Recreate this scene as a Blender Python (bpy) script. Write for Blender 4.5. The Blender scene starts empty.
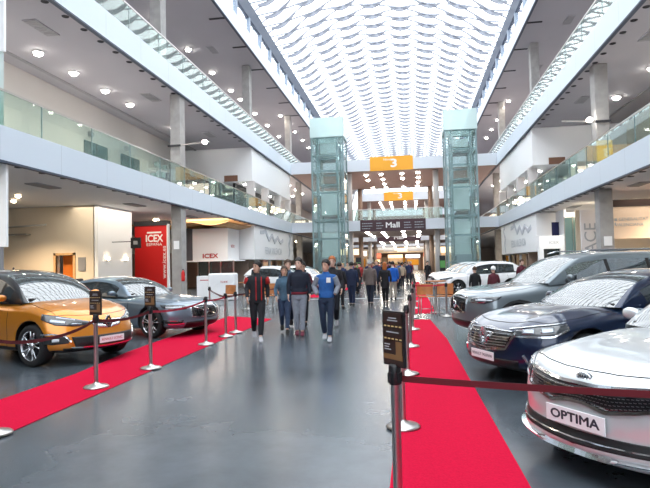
import bpy, bmesh, math, random
from mathutils import Vector, Matrix, Euler
from mathutils.bvhtree import BVHTree
random.seed(7)
PI = math.pi
scene = bpy.context.scene
COL = scene.collection

# ------------------------------------------------------------------ helpers
def link(o):
    COL.objects.link(o); return o

def tag(o, label=None, cat=None, group=None, kind=None):
    if label: o['label'] = label
    if cat: o['category'] = cat
    if group: o['group'] = group
    if kind: o['kind'] = kind
    return o

def thing(name, label, cat, loc=(0, 0, 0), rz=0.0, group=None):
    o = bpy.data.objects.new(name, None)
    o.empty_display_size = 0.2
    link(o); o.location = loc; o.rotation_euler = (0, 0, rz)
    return tag(o, label, cat, group)

def lerp(a, b, t): return a + (b - a) * t

def interp(tab, x):
    if x <= tab[0][0]: return tab[0][1]
    for (x0, y0), (x1, y1) in zip(tab, tab[1:]):
        if x <= x1:
            t = (x - x0) / (x1 - x0) if x1 > x0 else 0
            return y0 + (y1 - y0) * t
    return tab[-1][1]

def smooth_interp(tab, x):
    """Catmull-Rom like interpolation through a table"""
    n = len(tab)
    if x <= tab[0][0]: return tab[0][1]
    if x >= tab[-1][0]: return tab[-1][1]
    for i in range(n - 1):
        if x <= tab[i + 1][0]:
            x0, y0 = tab[i]; x1, y1 = tab[i + 1]
            d = (y1 - y0) / (x1 - x0)
            if i > 0: m0 = (y1 - tab[i - 1][1]) / (x1 - tab[i - 1][0])
            else: m0 = d
            if i < n - 2: m1 = (tab[i + 2][1] - y0) / (tab[i + 2][0] - x0)
            else: m1 = d
            h = x1 - x0; t = (x - x0) / h
            return ((2*t**3 - 3*t*t + 1) * y0 + (t**3 - 2*t*t + t) * h * m0
                    + (-2*t**3 + 3*t*t) * y1 + (t**3 - t*t) * h * m1)

class MB:
    """collects shapes and links them as one mesh"""
    def __init__(s): s.v = []; s.f = []; s.sm = []
    def add(s, vs, fs, smooth=False):
        b = len(s.v); s.v += [tuple(v) for v in vs]
        for f in fs: s.f.append(tuple(b + i for i in f)); s.sm.append(smooth)
        return s
    def box(s, c, d, rz=0.0):
        cx, cy, cz = c; a, b, h = d[0] / 2, d[1] / 2, d[2] / 2
        co, si = math.cos(rz), math.sin(rz); vs = []
        for z in (-h, h):
            for x, y in ((-a, -b), (a, -b), (a, b), (-a, b)):
                vs.append((cx + x * co - y * si, cy + x * si + y * co, cz + z))
        return s.add(vs, [(3, 2, 1, 0), (4, 5, 6, 7), (0, 1, 5, 4), (1, 2, 6, 5), (2, 3, 7, 6), (3, 0, 4, 7)])
    def bx(s, x0, x1, y0, y1, z0, z1):
        return s.box(((x0 + x1) / 2, (y0 + y1) / 2, (z0 + z1) / 2), (abs(x1 - x0), abs(y1 - y0), abs(z1 - z0)))
    def tube(s, pts, r, n=8, caps=True, flat=1.0, up=None):
        """swept tube; r a number or a list"""
        pts = [Vector(p) for p in pts]; m = len(pts)
        rs = r if isinstance(r, (list, tuple)) else [r] * m
        vs = []; ref = None
        for i, p in enumerate(pts):
            t = (pts[min(i + 1, m - 1)] - pts[max(i - 1, 0)]).normalized()
            if ref is None:
                ref = Vector(up) if up else (Vector((0, 0, 1)) if abs(t.z) < .9 else Vector((1, 0, 0)))
            a = ref - t * ref.dot(t)
            if a.length < 1e-5: a = t.orthogonal()
            a.normalize(); b = t.cross(a); ref = a
            for k in range(n):
                th = 2 * PI * k / n
                vs.append(p + a * (math.cos(th) * rs[i]) + b * (math.sin(th) * rs[i] * flat))
        fs = []
        for i in range(m - 1):
            for k in range(n):
                k2 = (k + 1) % n
                fs.append((i*n + k, i*n + k2, (i+1)*n + k2, (i+1)*n + k))
        if caps:
            fs.append(tuple(reversed(range(n)))); fs.append(tuple((m-1)*n + k for k in range(n)))
        return s.add(vs, fs, n > 5)
    def bar(s, p, q, w, h=None):
        """square bar between two points"""
        h = h or w
        p, q = Vector(p), Vector(q); t = (q - p).normalized()
        u = Vector((0, 0, 1)) if abs(t.z) < .95 else Vector((0, 1, 0))
        a = t.cross(u).normalized(); b = a.cross(t)
        vs = []
        for e in (p, q):
            for i, j in ((-1, -1), (1, -1), (1, 1), (-1, 1)):
                vs.append(e + a * (i * w / 2) + b * (j * h / 2))
        return s.add(vs, [(3, 2, 1, 0), (4, 5, 6, 7), (0, 1, 5, 4), (1, 2, 6, 5), (2, 3, 7, 6), (3, 0, 4, 7)])
    def lathe(s, prof, c=(0, 0, 0), n=24, axis='z', caps=False):
        """prof: (radius, height) list"""
        vs = []; m = len(prof)
        for r, h in prof:
            for k in range(n):
                a = 2 * PI * k / n; x, y = r * math.cos(a), r * math.sin(a)
                if axis == 'z': v = (c[0] + x, c[1] + y, c[2] + h)
                elif axis == 'y': v = (c[0] + x, c[1] + h, c[2] + y)
                else: v = (c[0] + h, c[1] + x, c[2] + y)
                vs.append(v)
        fs = []
        for i in range(m - 1):
            for k in range(n):
                k2 = (k + 1) % n
                fs.append((i*n + k, i*n + k2, (i+1)*n + k2, (i+1)*n + k))
        if caps: fs.append(tuple(reversed(range(n)))); fs.append(tuple((m-1)*n + k for k in range(n)))
        return s.add(vs, fs, True)
    def ball(s, c, r, n=12, m=8, sc=(1, 1, 1)):
        vs = [(c[0], c[1], c[2] - r * sc[2])]
        for i in range(1, m):
            ph = -PI / 2 + PI * i / m
            for k in range(n):
                a = 2 * PI * k / n
                vs.append((c[0] + r*sc[0]*math.cos(ph)*math.cos(a), c[1] + r*sc[1]*math.cos(ph)*math.sin(a), c[2] + r*sc[2]*math.sin(ph)))
        vs.append((c[0], c[1], c[2] + r * sc[2]))
        fs = []
        for k in range(n): fs.append((0, 1 + (k+1) % n, 1 + k))
        for i in range(m - 2):
            for k in range(n):
                k2 = (k + 1) % n; b = 1 + i * n
                fs.append((b + k, b + k2, b + n + k2, b + n + k))
        b = 1 + (m - 2) * n; t = len(vs) - 1
        for k in range(n): fs.append((b + k, b + (k+1) % n, t))
        return s.add(vs, fs, True)
    def rings(s, rings, smooth=True, caps=True, closed=True):
        """list of equal-length vertex rings"""
        n = len(rings[0]); vs = [v for r in rings for v in r]; fs = []
        for i in range(len(rings) - 1):
            for k in range(n if closed else n - 1):
                k2 = (k + 1) % n
                fs.append((i*n + k, i*n + k2, (i+1)*n + k2, (i+1)*n + k))
        if caps:
            fs.append(tuple(reversed(range(n)))); fs.append(tuple((len(rings)-1)*n + k for k in range(n)))
        return s.add(vs, fs, smooth)
    def prism(s, poly, plane, c, depth):
        """2D polygon extruded; plane 'xz' (extrude y), 'yz' (extrude x), 'xy' (extrude z)"""
        n = len(poly); vs = []
        for d in (0, depth):
            for a, b in poly:
                if plane == 'xz': vs.append((c[0] + a, c[1] + d, c[2] + b))
                elif plane == 'yz': vs.append((c[0] + d, c[1] + a, c[2] + b))
                else: vs.append((c[0] + a, c[1] + b, c[2] + d))
        fs = [tuple(reversed(range(n))), tuple(range(n, 2*n))]
        for k in range(n): fs.append((k, (k+1) % n, n + (k+1) % n, n + k))
        return s.add(vs, fs)
    def mesh(s, name):
        me = bpy.data.meshes.new(name); me.from_pydata(s.v, [], s.f)
        me.polygons.foreach_set('use_smooth', s.sm)
        bm = bmesh.new(); bm.from_mesh(me); bmesh.ops.recalc_face_normals(bm, faces=bm.faces); bm.to_mesh(me); bm.free()
        me.update(); return me
    def build(s, name, mat, parent=None, bevel=0.0, autosmooth=False):
        me = s.mesh(name)
        o = bpy.data.objects.new(name, me); link(o)
        if mat: me.materials.append(mat)
        if parent: o.parent = parent
        if bevel:
            b = o.modifiers.new('bev', 'BEVEL'); b.width = bevel; b.segments = 2; b.limit_method = 'ANGLE'
        return o

def struct(name, mb, mat):
    o = mb.build(name, mat); o['kind'] = 'structure'; return o

def children(o): return [c for c in COL.objects if c.parent == o]
def copy_tree(o, parent=None, _kids=None):
    if _kids is None:
        _kids = {}
        for c in COL.objects:
            if c.parent: _kids.setdefault(c.parent.name, []).append(c)
    c = o.copy(); link(c); c.parent = parent
    for ch in _kids.get(o.name, []): copy_tree(ch, c, _kids)
    return c

# ------------------------------------------------------------------ materials
def mat(name, col, rough=.5, metal=0.0, spec=.5, coat=0.0, alpha=1.0, emit=None, estr=0.0, noise=0.0, nscale=6.0, bump=0.0, trans=0.0, ior=1.45):
    m = bpy.data.materials.new(name); m.use_nodes = True
    nt = m.node_tree; b = nt.nodes['Principled BSDF']
    b.inputs['Base Color'].default_value = (*col, 1)
    b.inputs['Roughness'].default_value = rough; b.inputs['Metallic'].default_value = metal
    b.inputs['Specular IOR Level'].default_value = spec
    b.inputs['Coat Weight'].default_value = coat; b.inputs['Coat Roughness'].default_value = .04
    b.inputs['Alpha'].default_value = alpha; b.inputs['IOR'].default_value = ior
    b.inputs['Transmission Weight'].default_value = trans
    if emit: b.inputs['Emission Color'].default_value = (*emit, 1); b.inputs['Emission Strength'].default_value = estr
    if noise or bump:
        tc = nt.nodes.new('ShaderNodeTexCoord'); n = nt.nodes.new('ShaderNodeTexNoise')
        n.inputs['Scale'].default_value = nscale; n.inputs['Detail'].default_value = 5
        nt.links.new(tc.outputs['Object'], n.inputs['Vector'])
        if noise:
            r = nt.nodes.new('ShaderNodeValToRGB')
            r.color_ramp.elements[0].position = .3; r.color_ramp.elements[1].position = .7
            r.color_ramp.elements[0].color = (*[max(0, c * (1 - noise)) for c in col], 1)
            r.color_ramp.elements[1].color = (*[min(1, c * (1 + noise)) for c in col], 1)
            nt.links.new(n.outputs['Fac'], r.inputs['Fac']); nt.links.new(r.outputs['Color'], b.inputs['Base Color'])
        if bump:
            bp = nt.nodes.new('ShaderNodeBump'); bp.inputs['Strength'].default_value = bump; bp.inputs['Distance'].default_value = .01
            nt.links.new(n.outputs['Fac'], bp.inputs['Height']); nt.links.new(bp.outputs['Normal'], b.inputs['Normal'])
    return m

def glass_mat(name, tint, clear=.85, rough=.02, fres=1.5, refl=1.0):
    """thin architectural glass: lets light straight through, mirrors by fresnel"""
    m = bpy.data.materials.new(name); m.use_nodes = True; nt = m.node_tree
    for n in list(nt.nodes): nt.nodes.remove(n)
    out = nt.nodes.new('ShaderNodeOutputMaterial')
    tr = nt.nodes.new('ShaderNodeBsdfTransparent'); tr.inputs['Color'].default_value = (*tint, 1)
    df = nt.nodes.new('ShaderNodeBsdfDiffuse'); df.inputs['Color'].default_value = (*tint, 1)
    gl = nt.nodes.new('ShaderNodeBsdfGlossy'); gl.inputs['Roughness'].default_value = rough
    mx = nt.nodes.new('ShaderNodeMixShader'); mx.inputs['Fac'].default_value = 1 - clear
    nt.links.new(tr.outputs[0], mx.inputs[1]); nt.links.new(df.outputs[0], mx.inputs[2])
    fr = nt.nodes.new('ShaderNodeFresnel')
    geo = nt.nodes.new('ShaderNodeNewGeometry'); mr = nt.nodes.new('ShaderNodeMapRange')   # same mirror strength from both faces of a thin pane
    mr.inputs['To Min'].default_value = fres; mr.inputs['To Max'].default_value = 1 / fres
    nt.links.new(geo.outputs['Backfacing'], mr.inputs['Value']); nt.links.new(mr.outputs[0], fr.inputs['IOR'])
    mm = nt.nodes.new('ShaderNodeMath'); mm.operation = 'MULTIPLY'; mm.inputs[1].default_value = refl
    nt.links.new(fr.outputs[0], mm.inputs[0])
    m2 = nt.nodes.new('ShaderNodeMixShader')
    nt.links.new(mm.outputs[0], m2.inputs['Fac']); nt.links.new(mx.outputs[0], m2.inputs[1]); nt.links.new(gl.outputs[0], m2.inputs[2])
    nt.links.new(m2.outputs[0], out.inputs['Surface'])
    return m

def panel_mat(name, col, axis, step, seam=.012, rough=.45, seamcol=None):
    """cladding panels with thin joints every `step` metres along an axis"""
    m = mat(name, col, rough); nt = m.node_tree; b = nt.nodes['Principled BSDF']
    tc = nt.nodes.new('ShaderNodeTexCoord'); sp = nt.nodes.new('ShaderNodeSeparateXYZ')
    nt.links.new(tc.outputs['Object'], sp.inputs[0])
    dv = nt.nodes.new('ShaderNodeMath'); dv.operation = 'DIVIDE'; dv.inputs[1].default_value = step
    fr = nt.nodes.new('ShaderNodeMath'); fr.operation = 'FRACT'
    lt = nt.nodes.new('ShaderNodeMath'); lt.operation = 'LESS_THAN'; lt.inputs[1].default_value = seam / step
    nt.links.new(sp.outputs[axis], dv.inputs[0]); nt.links.new(dv.outputs[0], fr.inputs[0]); nt.links.new(fr.outputs[0], lt.inputs[0])
    mx = nt.nodes.new('ShaderNodeMix'); mx.data_type = 'RGBA'
    mx.inputs[6].default_value = (*col, 1); mx.inputs[7].default_value = (*(seamcol or [c * .55 for c in col]), 1)
    nt.links.new(lt.outputs[0], mx.inputs[0]); nt.links.new(mx.outputs[2], b.inputs['Base Color'])
    return m

M = {}
M['fascia'] = panel_mat('fascia_cladding', (.64, .72, .80), 1, 3.0)
M['bridge_fascia'] = mat('bridge_cladding', (.74, .76, .82), .5)
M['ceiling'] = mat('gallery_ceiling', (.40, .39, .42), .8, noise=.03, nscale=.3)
M['wall'] = mat('plaster_wall', (.58, .55, .53), .85, noise=.02, nscale=.5)
M['warmwall'] = mat('warm_wall', (.80, .70, .55), .85)
M['white'] = mat('white_panel', (.92, .93, .94), .6)
M['shadowgap'] = mat('dark_trim', (.05, .07, .11), .5)
M['concrete'] = mat('concrete_column', (.36, .35, .34), .75, noise=.12, nscale=2.5, bump=.2)
M['whitecol'] = mat('white_column', (.70, .66, .64), .6)
M['browncol'] = mat('brown_column', (.30, .22, .18), .6)
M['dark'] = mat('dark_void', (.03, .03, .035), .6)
M['slot'] = mat('slot_black', (.015, .015, .02), .7)
M['vent'] = mat('vent_grille', (.28, .28, .29), .6)
M['brown'] = mat('brown_wall', (.34, .24, .19), .6)
M['steel'] = mat('brushed_steel', (.50, .48, .46), .32, metal=1.0)
M['chrome'] = mat('chrome', (.78, .79, .80), .1, metal=1.0)
M['black'] = mat('black_plastic', (.015, .015, .017), .4)
M['gloss_black'] = mat('gloss_black', (.008, .008, .01), .08, coat=.6)
M['orange'] = mat('orange_banner', (.95, .42, .03), .5)
M['purple'] = mat('aubergine_banner', (.075, .035, .045), .55)
M['red'] = mat('red_panel', (.62, .015, .015), .5)
M['carpet'] = mat('red_carpet', (.50, .004, .035), .95, spec=.1, noise=.10, nscale=60, bump=.4)
M['belt'] = mat('maroon_belt', (.11, .004, .010), .75)
M['belt_red'] = mat('red_belt', (.45, .01, .04), .75)
M['teal'] = mat('lift_steel', (.20, .29, .30), .4, metal=.2)
M['teal_light'] = mat('lift_panel', (.56, .66, .65), .5)
M['glass'] = glass_mat('railing_glass', (.84, .94, .90), .95, refl=1.0)
M['glass_lift'] = glass_mat('lift_glass', (.91, .97, .965), .95, refl=.7)
M['glass_cap'] = glass_mat('lift_cap_glass', (.80, .95, .93), .35, rough=.2)
M['roofglass'] = glass_mat('roof_glass', (.96, .98, 1.0), .96, refl=.5)
M['lattice'] = mat('roof_steel', (.30, .32, .37), .5)
M['darkglass'] = glass_mat('dark_shop_glass', (.16, .2, .2), .8)
M['wood'] = mat('warm_wood', (.42, .17, .06), .5, noise=.2, nscale=5)
M['woodlight'] = mat('beech_wood', (.68, .42, .2), .5, noise=.15, nscale=4)
M['navy'] = mat('navy_fabric', (.012, .015, .07), .8)
M['grey_ink'] = mat('grey_ink', (.42, .45, .48), .6)
M['white_ink'] = mat('white_ink', (.9, .88, .86), .6)
M['red_ink'] = mat('red_ink', (.5, .03, .03), .6)
M['lamp'] = mat('lamp_glow', (1, 1, 1), .5, emit=(1, .93, .84), estr=38)
M['lamp_warm'] = mat('lamp_glow_warm', (1, .9, .75), .5, emit=(1, .78, .5), estr=30)
M['lampring'] = mat('lamp_ring', (.5, .5, .5), .4)
M['orange_door'] = mat('orange_door', (.75, .20, .02), .6)
M['yellow'] = mat('yellow_panel', (.75, .50, .12), .6)

def text(s, size, loc, rot, m, name, parent=None, extrude=.004, align='CENTER', sx=1.0, bold=0.0, fat=0.0):
    cu = bpy.data.curves.new(name, 'FONT'); cu.body = s; cu.size = size; cu.extrude = extrude
    cu.align_x = align; cu.align_y = 'CENTER'; cu.offset = 0; cu.resolution_u = 3
    o = bpy.data.objects.new(name, cu); link(o)
    bpy.context.view_layer.update()
    me = bpy.data.meshes.new_from_object(o.evaluated_get(bpy.context.evaluated_depsgraph_get()))
    me.name = name
    bpy.data.objects.remove(o); bpy.data.curves.remove(cu)
    if fat:          # heavier strokes: the same letters laid twice, a hair apart
        bmx = bmesh.new()
        for dx, dy, dz in ((-fat, 0, 0), (fat, 0, .0001), (0, fat, .0002), (0, -fat, .0003)):
            k0 = len(bmx.verts); bmx.from_mesh(me); bmx.verts.ensure_lookup_table()
            for v in bmx.verts[k0:]: v.co += Vector((dx, dy, dz))
        bmx.to_mesh(me); bmx.free()
    Rm = Euler(rot).to_matrix().to_4x4()
    me.transform(Matrix.Translation(loc) @ Rm @ Matrix.Diagonal((sx, 1, 1, 1)))
    me.materials.clear(); me.materials.append(m)
    o = bpy.data.objects.new(name, me); link(o)
    if parent: o.parent = parent
    return o
FACE_CAM = (PI / 2, 0, 0)          # text in the xz plane, read from -y
FACE_XP = (PI / 2, 0, PI / 2)      # text in the yz plane, read from +x (on the left side)
FACE_XM = (PI / 2, 0, -PI / 2)     # read from -x (on the right side)

# ------------------------------------------------------------------ camera
yaw, pitch, roll, FPX, H = 0.152810, 0.0378474, -0.0219064, 556.6, 1.6105
F = Vector((-math.sin(yaw) * math.cos(pitch), math.cos(yaw) * math.cos(pitch), math.sin(pitch)))
R = Vector((math.cos(yaw), math.sin(yaw), 0)); U = R.cross(F)
c, s = math.cos(roll), math.sin(roll)
R2 = R * c + U * s; U2 = U * c - R * s
camd = bpy.data.cameras.new('camera'); camd.sensor_fit = 'HORIZONTAL'; camd.sensor_width = 36
camd.lens = FPX * 36 / 650; camd.clip_end = 500; camd.clip_start = .05
camo = bpy.data.objects.new('camera', camd); link(camo)
mw = Matrix((R2, U2, -F)).transposed().to_4x4(); mw.translation = (0, 0, H)
camo.matrix_world = mw
scene.camera = camo
scene.view_settings.view_transform = 'Standard'; scene.view_settings.look = 'None'
scene.view_settings.exposure = 0.22; scene.view_settings.gamma = 1.0
scene.view_settings.use_curve_mapping = False

# ------------------------------------------------------------------ sky
w = bpy.data.worlds.new('sky'); scene.world = w; w.use_nodes = True
bg = w.node_tree.nodes['Background']; bg.inputs['Color'].default_value = (.93, .965, 1, 1); bg.inputs['Strength'].default_value = 3.95
# ================================================================== HALL
XL, XR = -12.23, 8.71
Z1B, Z1T, Z2B, Z2T, Z3B, Z3T = 5.02, 6.08, 11.16, 12.35, 18.97, 20.15
Y0, YE = -22.0, 150.0
XC = (XL + XR) / 2
# floor material: polished concrete, blotchy grey-blue with soft sheen
m = bpy.data.materials.new('polished_floor'); m.use_nodes = True; nt = m.node_tree; b = nt.nodes['Principled BSDF']
tc = nt.nodes.new('ShaderNodeTexCoord'); n1 = nt.nodes.new('ShaderNodeTexNoise'); n1.inputs['Scale'].default_value = .55; n1.inputs['Detail'].default_value = 8; n1.inputs['Roughness'].default_value = .65
nt.links.new(tc.outputs['Object'], n1.inputs['Vector'])
r1 = nt.nodes.new('ShaderNodeValToRGB'); r1.color_ramp.elements[0].position = .3; r1.color_ramp.elements[1].position = .72
r1.color_ramp.elements[0].color = (.040, .052, .062, 1); r1.color_ramp.elements[1].color = (.108, .125, .145, 1)
nt.links.new(n1.outputs['Fac'], r1.inputs['Fac']); nt.links.new(r1.outputs['Color'], b.inputs['Base Color'])
r2 = nt.nodes.new('ShaderNodeMapRange'); r2.inputs['To Min'].default_value = .16; r2.inputs['To Max'].default_value = .30
nt.links.new(n1.outputs['Fac'], r2.inputs['Value']); nt.links.new(r2.outputs[0], b.inputs['Roughness'])
n2 = nt.nodes.new('ShaderNodeTexNoise'); n2.inputs['Scale'].default_value = 2.2; n2.inputs['Detail'].default_value = 3
nt.links.new(tc.outputs['Object'], n2.inputs['Vector'])
bp = nt.nodes.new('ShaderNodeBump'); bp.inputs['Strength'].default_value = .05; bp.inputs['Distance'].default_value = .02
nt.links.new(n2.outputs['Fac'], bp.inputs['Height']); nt.links.new(bp.outputs['Normal'], b.inputs['Normal'])
b.inputs['Specular IOR Level'].default_value = .45
M['floor'] = m
struct('floor', MB().bx(-34, 30, Y0, YE, -.3, 0), M['floor'])
# pale joint across the floor and long joints
struct('trim_1', MB().bx(-6.5, 2.5, 26.0, 26.25, 0, .004), mat('pale_joint', (.55, .57, .6), .4))
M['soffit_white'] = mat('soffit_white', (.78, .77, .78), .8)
# ---- gallery slabs (soffit plane, floor, fascia)
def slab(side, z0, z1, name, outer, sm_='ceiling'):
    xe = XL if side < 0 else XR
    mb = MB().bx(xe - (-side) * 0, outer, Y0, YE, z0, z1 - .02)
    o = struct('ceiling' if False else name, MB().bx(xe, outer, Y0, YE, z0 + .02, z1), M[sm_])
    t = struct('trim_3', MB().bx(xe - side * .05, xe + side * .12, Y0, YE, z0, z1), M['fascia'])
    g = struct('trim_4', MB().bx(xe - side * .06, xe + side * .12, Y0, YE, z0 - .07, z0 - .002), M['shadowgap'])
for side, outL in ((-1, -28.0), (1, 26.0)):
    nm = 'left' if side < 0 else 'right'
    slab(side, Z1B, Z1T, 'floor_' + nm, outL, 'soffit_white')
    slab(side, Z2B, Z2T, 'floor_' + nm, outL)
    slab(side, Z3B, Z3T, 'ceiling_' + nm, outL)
# outer walls (behind galleries)
struct('wall_left', MB().bx(-28.3, -28, Y0, YE, 0, 24), M['wall'])
struct('wall_right', MB().bx(26, 26.3, Y0, YE, 0, 24), M['wall'])
# level 1 / 2 gallery back walls
struct('wall_left', MB().bx(-18.3, -18.0, Y0, YE, Z1T - .05, Z2B + .02), M['wall'])
struct('wall_left', MB().bx(-20.3, -20.0, Y0, YE, Z2T - .05, Z3B + .02), M['wall'])
struct('wall_right', MB().bx(15.2, 15.5, Y0, 41.6, Z1T - .05, Z2B + .02), M['warmwall'])
struct('wall_right', MB().bx(16.7, 17.0, 41.6, YE, Z1T - .05, Z2B + .02), M['wall'])
struct('wall_right', MB().bx(17.0, 17.3, Y0, YE, Z2T - .05, Z3B + .02), M['wall'])
# ceiling downstand lines
struct('trim_5', MB().bx(-17.15, -17.0, Y0, 42.8, Z2B - .05, Z2B + .02), M['vent'])
struct('trim_6', MB().bx(13.40, 13.50, Y0, 41.6, Z2B - .05, Z2B + .02), M['vent'])
# clerestory, gutter band above the upper fascia
for side, xe in ((-1, XL), (1, XR)):
    nm = 'left' if side < 0 else 'right'
    struct('trim_7', MB().bx(xe + side * .1, xe + side * .4, Y0, YE, 21.6, 23.0), M['shadowgap'])
    mb = MB()
    y = Y0
    while y < YE:
        mb.bx(xe + side * .08, xe + side * .35, y, y + .35, Z3T - .1, 21.65); y += 3.4
    struct('trim_8', mb, mat('clerestory_mullion', (.30, .36, .44), .5))
    struct('window_1' if side < 0 else 'window_2', MB().bx(xe + side * .2, xe + side * .22, Y0, YE, Z3T - .1, 21.65), M['roofglass'])
# ---- roof: glass vault over a staggered steel lattice
def roof_z(x):
    x = max(XL - .2, min(XR + .2, x))
    t = (x - XC) / ((XR - XL) / 2)
    return 23.0 + 3.4 * (1 - t * t)
mb = MB(); N = 20
for y0, y1 in ((Y0, YE),):
    vs = []
    for y in (y0, y1):
        for i in range(N + 1):
            x = lerp(XL - .3, XR + .3, i / N); vs.append((x, y, roof_z(max(XL, min(XR, x))) + .35))
    mb.add(vs, [(i, i + 1, N + 2 + i, N + 1 + i) for i in range(N)], True)
struct('window_3', mb, M['roofglass'])
DX, DY = 2.62, 2.3
lat = MB(); nod = MB()
cols_ = [XL + DX * (k - .5) for k in range(11)]
rows = int((YE - 4) / DY)
pan = MB()
for k in range(11):
    x = cols_[k]
    off = (k % 2) * DY / 2
    for j in range(rows):
        y = 4 + j * DY + off
        z = roof_z(x)
        sl = (roof_z(x + .1) - roof_z(x - .1)) / .2
        # rods of the rhombic net to the two neighbours further on
        for sx in (-1, 1):
            x2 = x + sx * DX
            if XL - 1.4 <= x2 <= XR + 1.4 and XL - 1.4 <= x <= XR + 1.4:
                lat.bar((x, y, z), (x2, y + DY / 2, roof_z(x2)), .085, .12)
        # short upturned truss at every node
        if 0 < k < 9:
            half = 1.15; seg = 6; top = []; bot = []
            for q in range(seg + 1):
                u = -half + 2 * half * q / seg
                h = .30 * (u / half) ** 2
                top.append((x + u, y, z + sl * u + h)); bot.append((x + u, y, z + sl * u + h - .17 - .23 * (1 - (u / half) ** 2)))
            vs = []
            for d in (-.06, .06):
                for p in top: vs.append((p[0], p[1] + d, p[2]))
                for p in bot: vs.append((p[0], p[1] + d, p[2]))
            n_ = seg + 1; fs = []
            for q in range(seg):
                fs.append((q, q + 1, n_ + q + 1, n_ + q)); b_ = 2 * n_
                fs.append((b_ + q, b_ + n_ + q, b_ + n_ + q + 1, b_ + q + 1))
                fs.append((q, b_ + q, b_ + q + 1, q + 1)); fs.append((n_ + q, n_ + q + 1, b_ + n_ + q + 1, b_ + n_ + q))
            nod.add(vs, fs)
struct('trim_9', lat, M['lattice'])
struct('trim_10', nod, M['lattice'])
# hall end walls
struct('wall_front', MB().bx(-28, 26, YE, YE + .3, 0, 10).bx(-28, XL, YE, YE + .3, 10, 27).bx(XR, 26, YE, YE + .3, 10, 27), M['wall'])
mb = MB()
for i in range(13): mb.bx(XL + i * 1.745 - .08, XL + i * 1.745 + .08, YE - .2, YE, 10, 26.2)
for z in (13, 16, 19, 22): mb.bx(XL, XR, YE - .2, YE, z - .1, z + .1)
struct('trim_12', mb, M['lattice'])
struct('window_4', MB().bx(XL, XR, YE + .1, YE + .13, 10, 27), M['roofglass'])
struct('wall_back', MB().bx(-28, 26, Y0 - .3, Y0, 0, 3.2).bx(-28, XL, Y0 - .3, Y0, 3.2, 27).bx(XR, 26, Y0 - .3, Y0, 3.2, 27), M['wall'])
mb = MB()
for i in range(13): mb.bx(XL + i * 1.745 - .08, XL + i * 1.745 + .08, Y0, Y0 + .2, 3.2, 26.2)
for z in (6, 9, 12, 15, 18, 21): mb.bx(XL, XR, Y0, Y0 + .2, z - .1, z + .1)
struct('trim_13', mb, M['lattice'])
struct('window_5', MB().bx(XL, XR, Y0 - .2, Y0 - .17, 3.2, 27), M['roofglass'])

# ---- columns
def column(x0, x1, y0, y1, z0, z1, m, label, group=None):
    o = MB().bx(x0, x1, y0, y1, z0, z1).build('column', m, bevel=.02); tag(o, label, 'column', group); return o
levels = ((0, Z1B, 'ground floor'), (Z1T, Z2B, 'first gallery'), (Z2T, Z3B, 'upper gallery'))
for y in (12.2, 29.0, 46.2, 62.6):
    for side in (-1, 1):
        for z0, z1, lv in levels:
            if side < 0:
                x0, x1 = (-12.87, -12.3) if z0 < 11 else (-14.0, -13.35)
            else:
                x0, x1 = (9.1, 9.72) if z0 < 11 else (9.85, 10.5)
            if y == 12.2 and side > 0 and z0 > 11: continue
            if y == 46.2 and z0 < 11: continue
            nth = {12.2: 'nearest', 29.0: 'second nearest', 46.2: 'third nearest', 62.6: 'fourth nearest'}[y]
            column(x0, x1, y - .35, y + .35, z0, z1, M['concrete'],
                   f"{nth} grey concrete column on the {'left' if side < 0 else 'right'} {lv}")
# white plate edges beside the columns (lighter half of each column)
# steel bracket arm lamps on the two visible columns of the first gallery
for side in (-1, 1):
    x = -12.6 if side < 0 else 9.4
    t = thing('arm_spotlight', f"spotlight on a thin steel arm fixed to the {'left' if side < 0 else 'right'} first gallery column", 'spotlight', (x, 28.6, 8.3))
    MB().bar((-.1, 0, 0), ((2.0 if side < 0 else -1.9), 0, .12), .06).build('arm', M['steel'], t)
    MB().ball(((1.75 if side < 0 else -.62), -.05, .10), .15, sc=(1, 1, .8)).build('lamp', M['lamp'], t)
    MB().bx(-.36, .36, -.08, -.0, -.05, .05).build('bracket', M['dark'], t)

# ---- glass railings
def railing(x, z, ya, yb, label, step=3.0, axis='y', h=1.1):
    t = thing('glass_railing', label, 'railing', (x, ya, z) if axis == 'y' else (ya, x, z), 0)
    n = int(round((yb - ya) / step)); L = (yb - ya) / n
    first = None
    for i in range(n):
        if axis == 'y':
            if first is None:
                first = MB().bx(-.008, .008, .012, L - .012, 0, h - .02).build('glass_panel', M['glass'], t); c_ = first
            else:
                c_ = first.copy(); link(c_)
            c_.location = (0, i * L, 0)
        else:
            if first is None:
                first = MB().bx(.012, L - .012, -.008, .008, 0, h - .02).build('glass_panel', M['glass'], t); c_ = first
            else:
                c_ = first.copy(); link(c_)
            c_.location = (i * L, 0, 0)
    if axis == 'y': hr = MB().bx(-.03, .03, 0, yb - ya, h - .02, h + .04)
    else: hr = MB().bx(0, yb - ya, -.03, .03, h - .02, h + .04)
    hr.build('handrail', M['steel'], t)
    p0 = MB().bx(-.018, .018, -.012, .012, 0, h - .02).build('post', M['teal'], t)
    for i in range(n + 1):
        q = p0 if i == 0 else p0.copy()
        if i: link(q)
        q.location = (0, i * L, 0) if axis == 'y' else (i * L, 0, 0)
    return t
railing(XL + .0, Z1T, 2.0, 83.0, 'green tinted glass balustrade along the left first gallery')
railing(XL + .0, Z2T, 2.0, 83.0, 'green tinted glass balustrade along the left upper gallery')
railing(XR, Z1T, 2.0, 83.0, 'green tinted glass balustrade along the right first gallery')
railing(XR, Z2T, 2.0, 83.0, 'green tinted glass balustrade along the right upper gallery')

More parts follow.
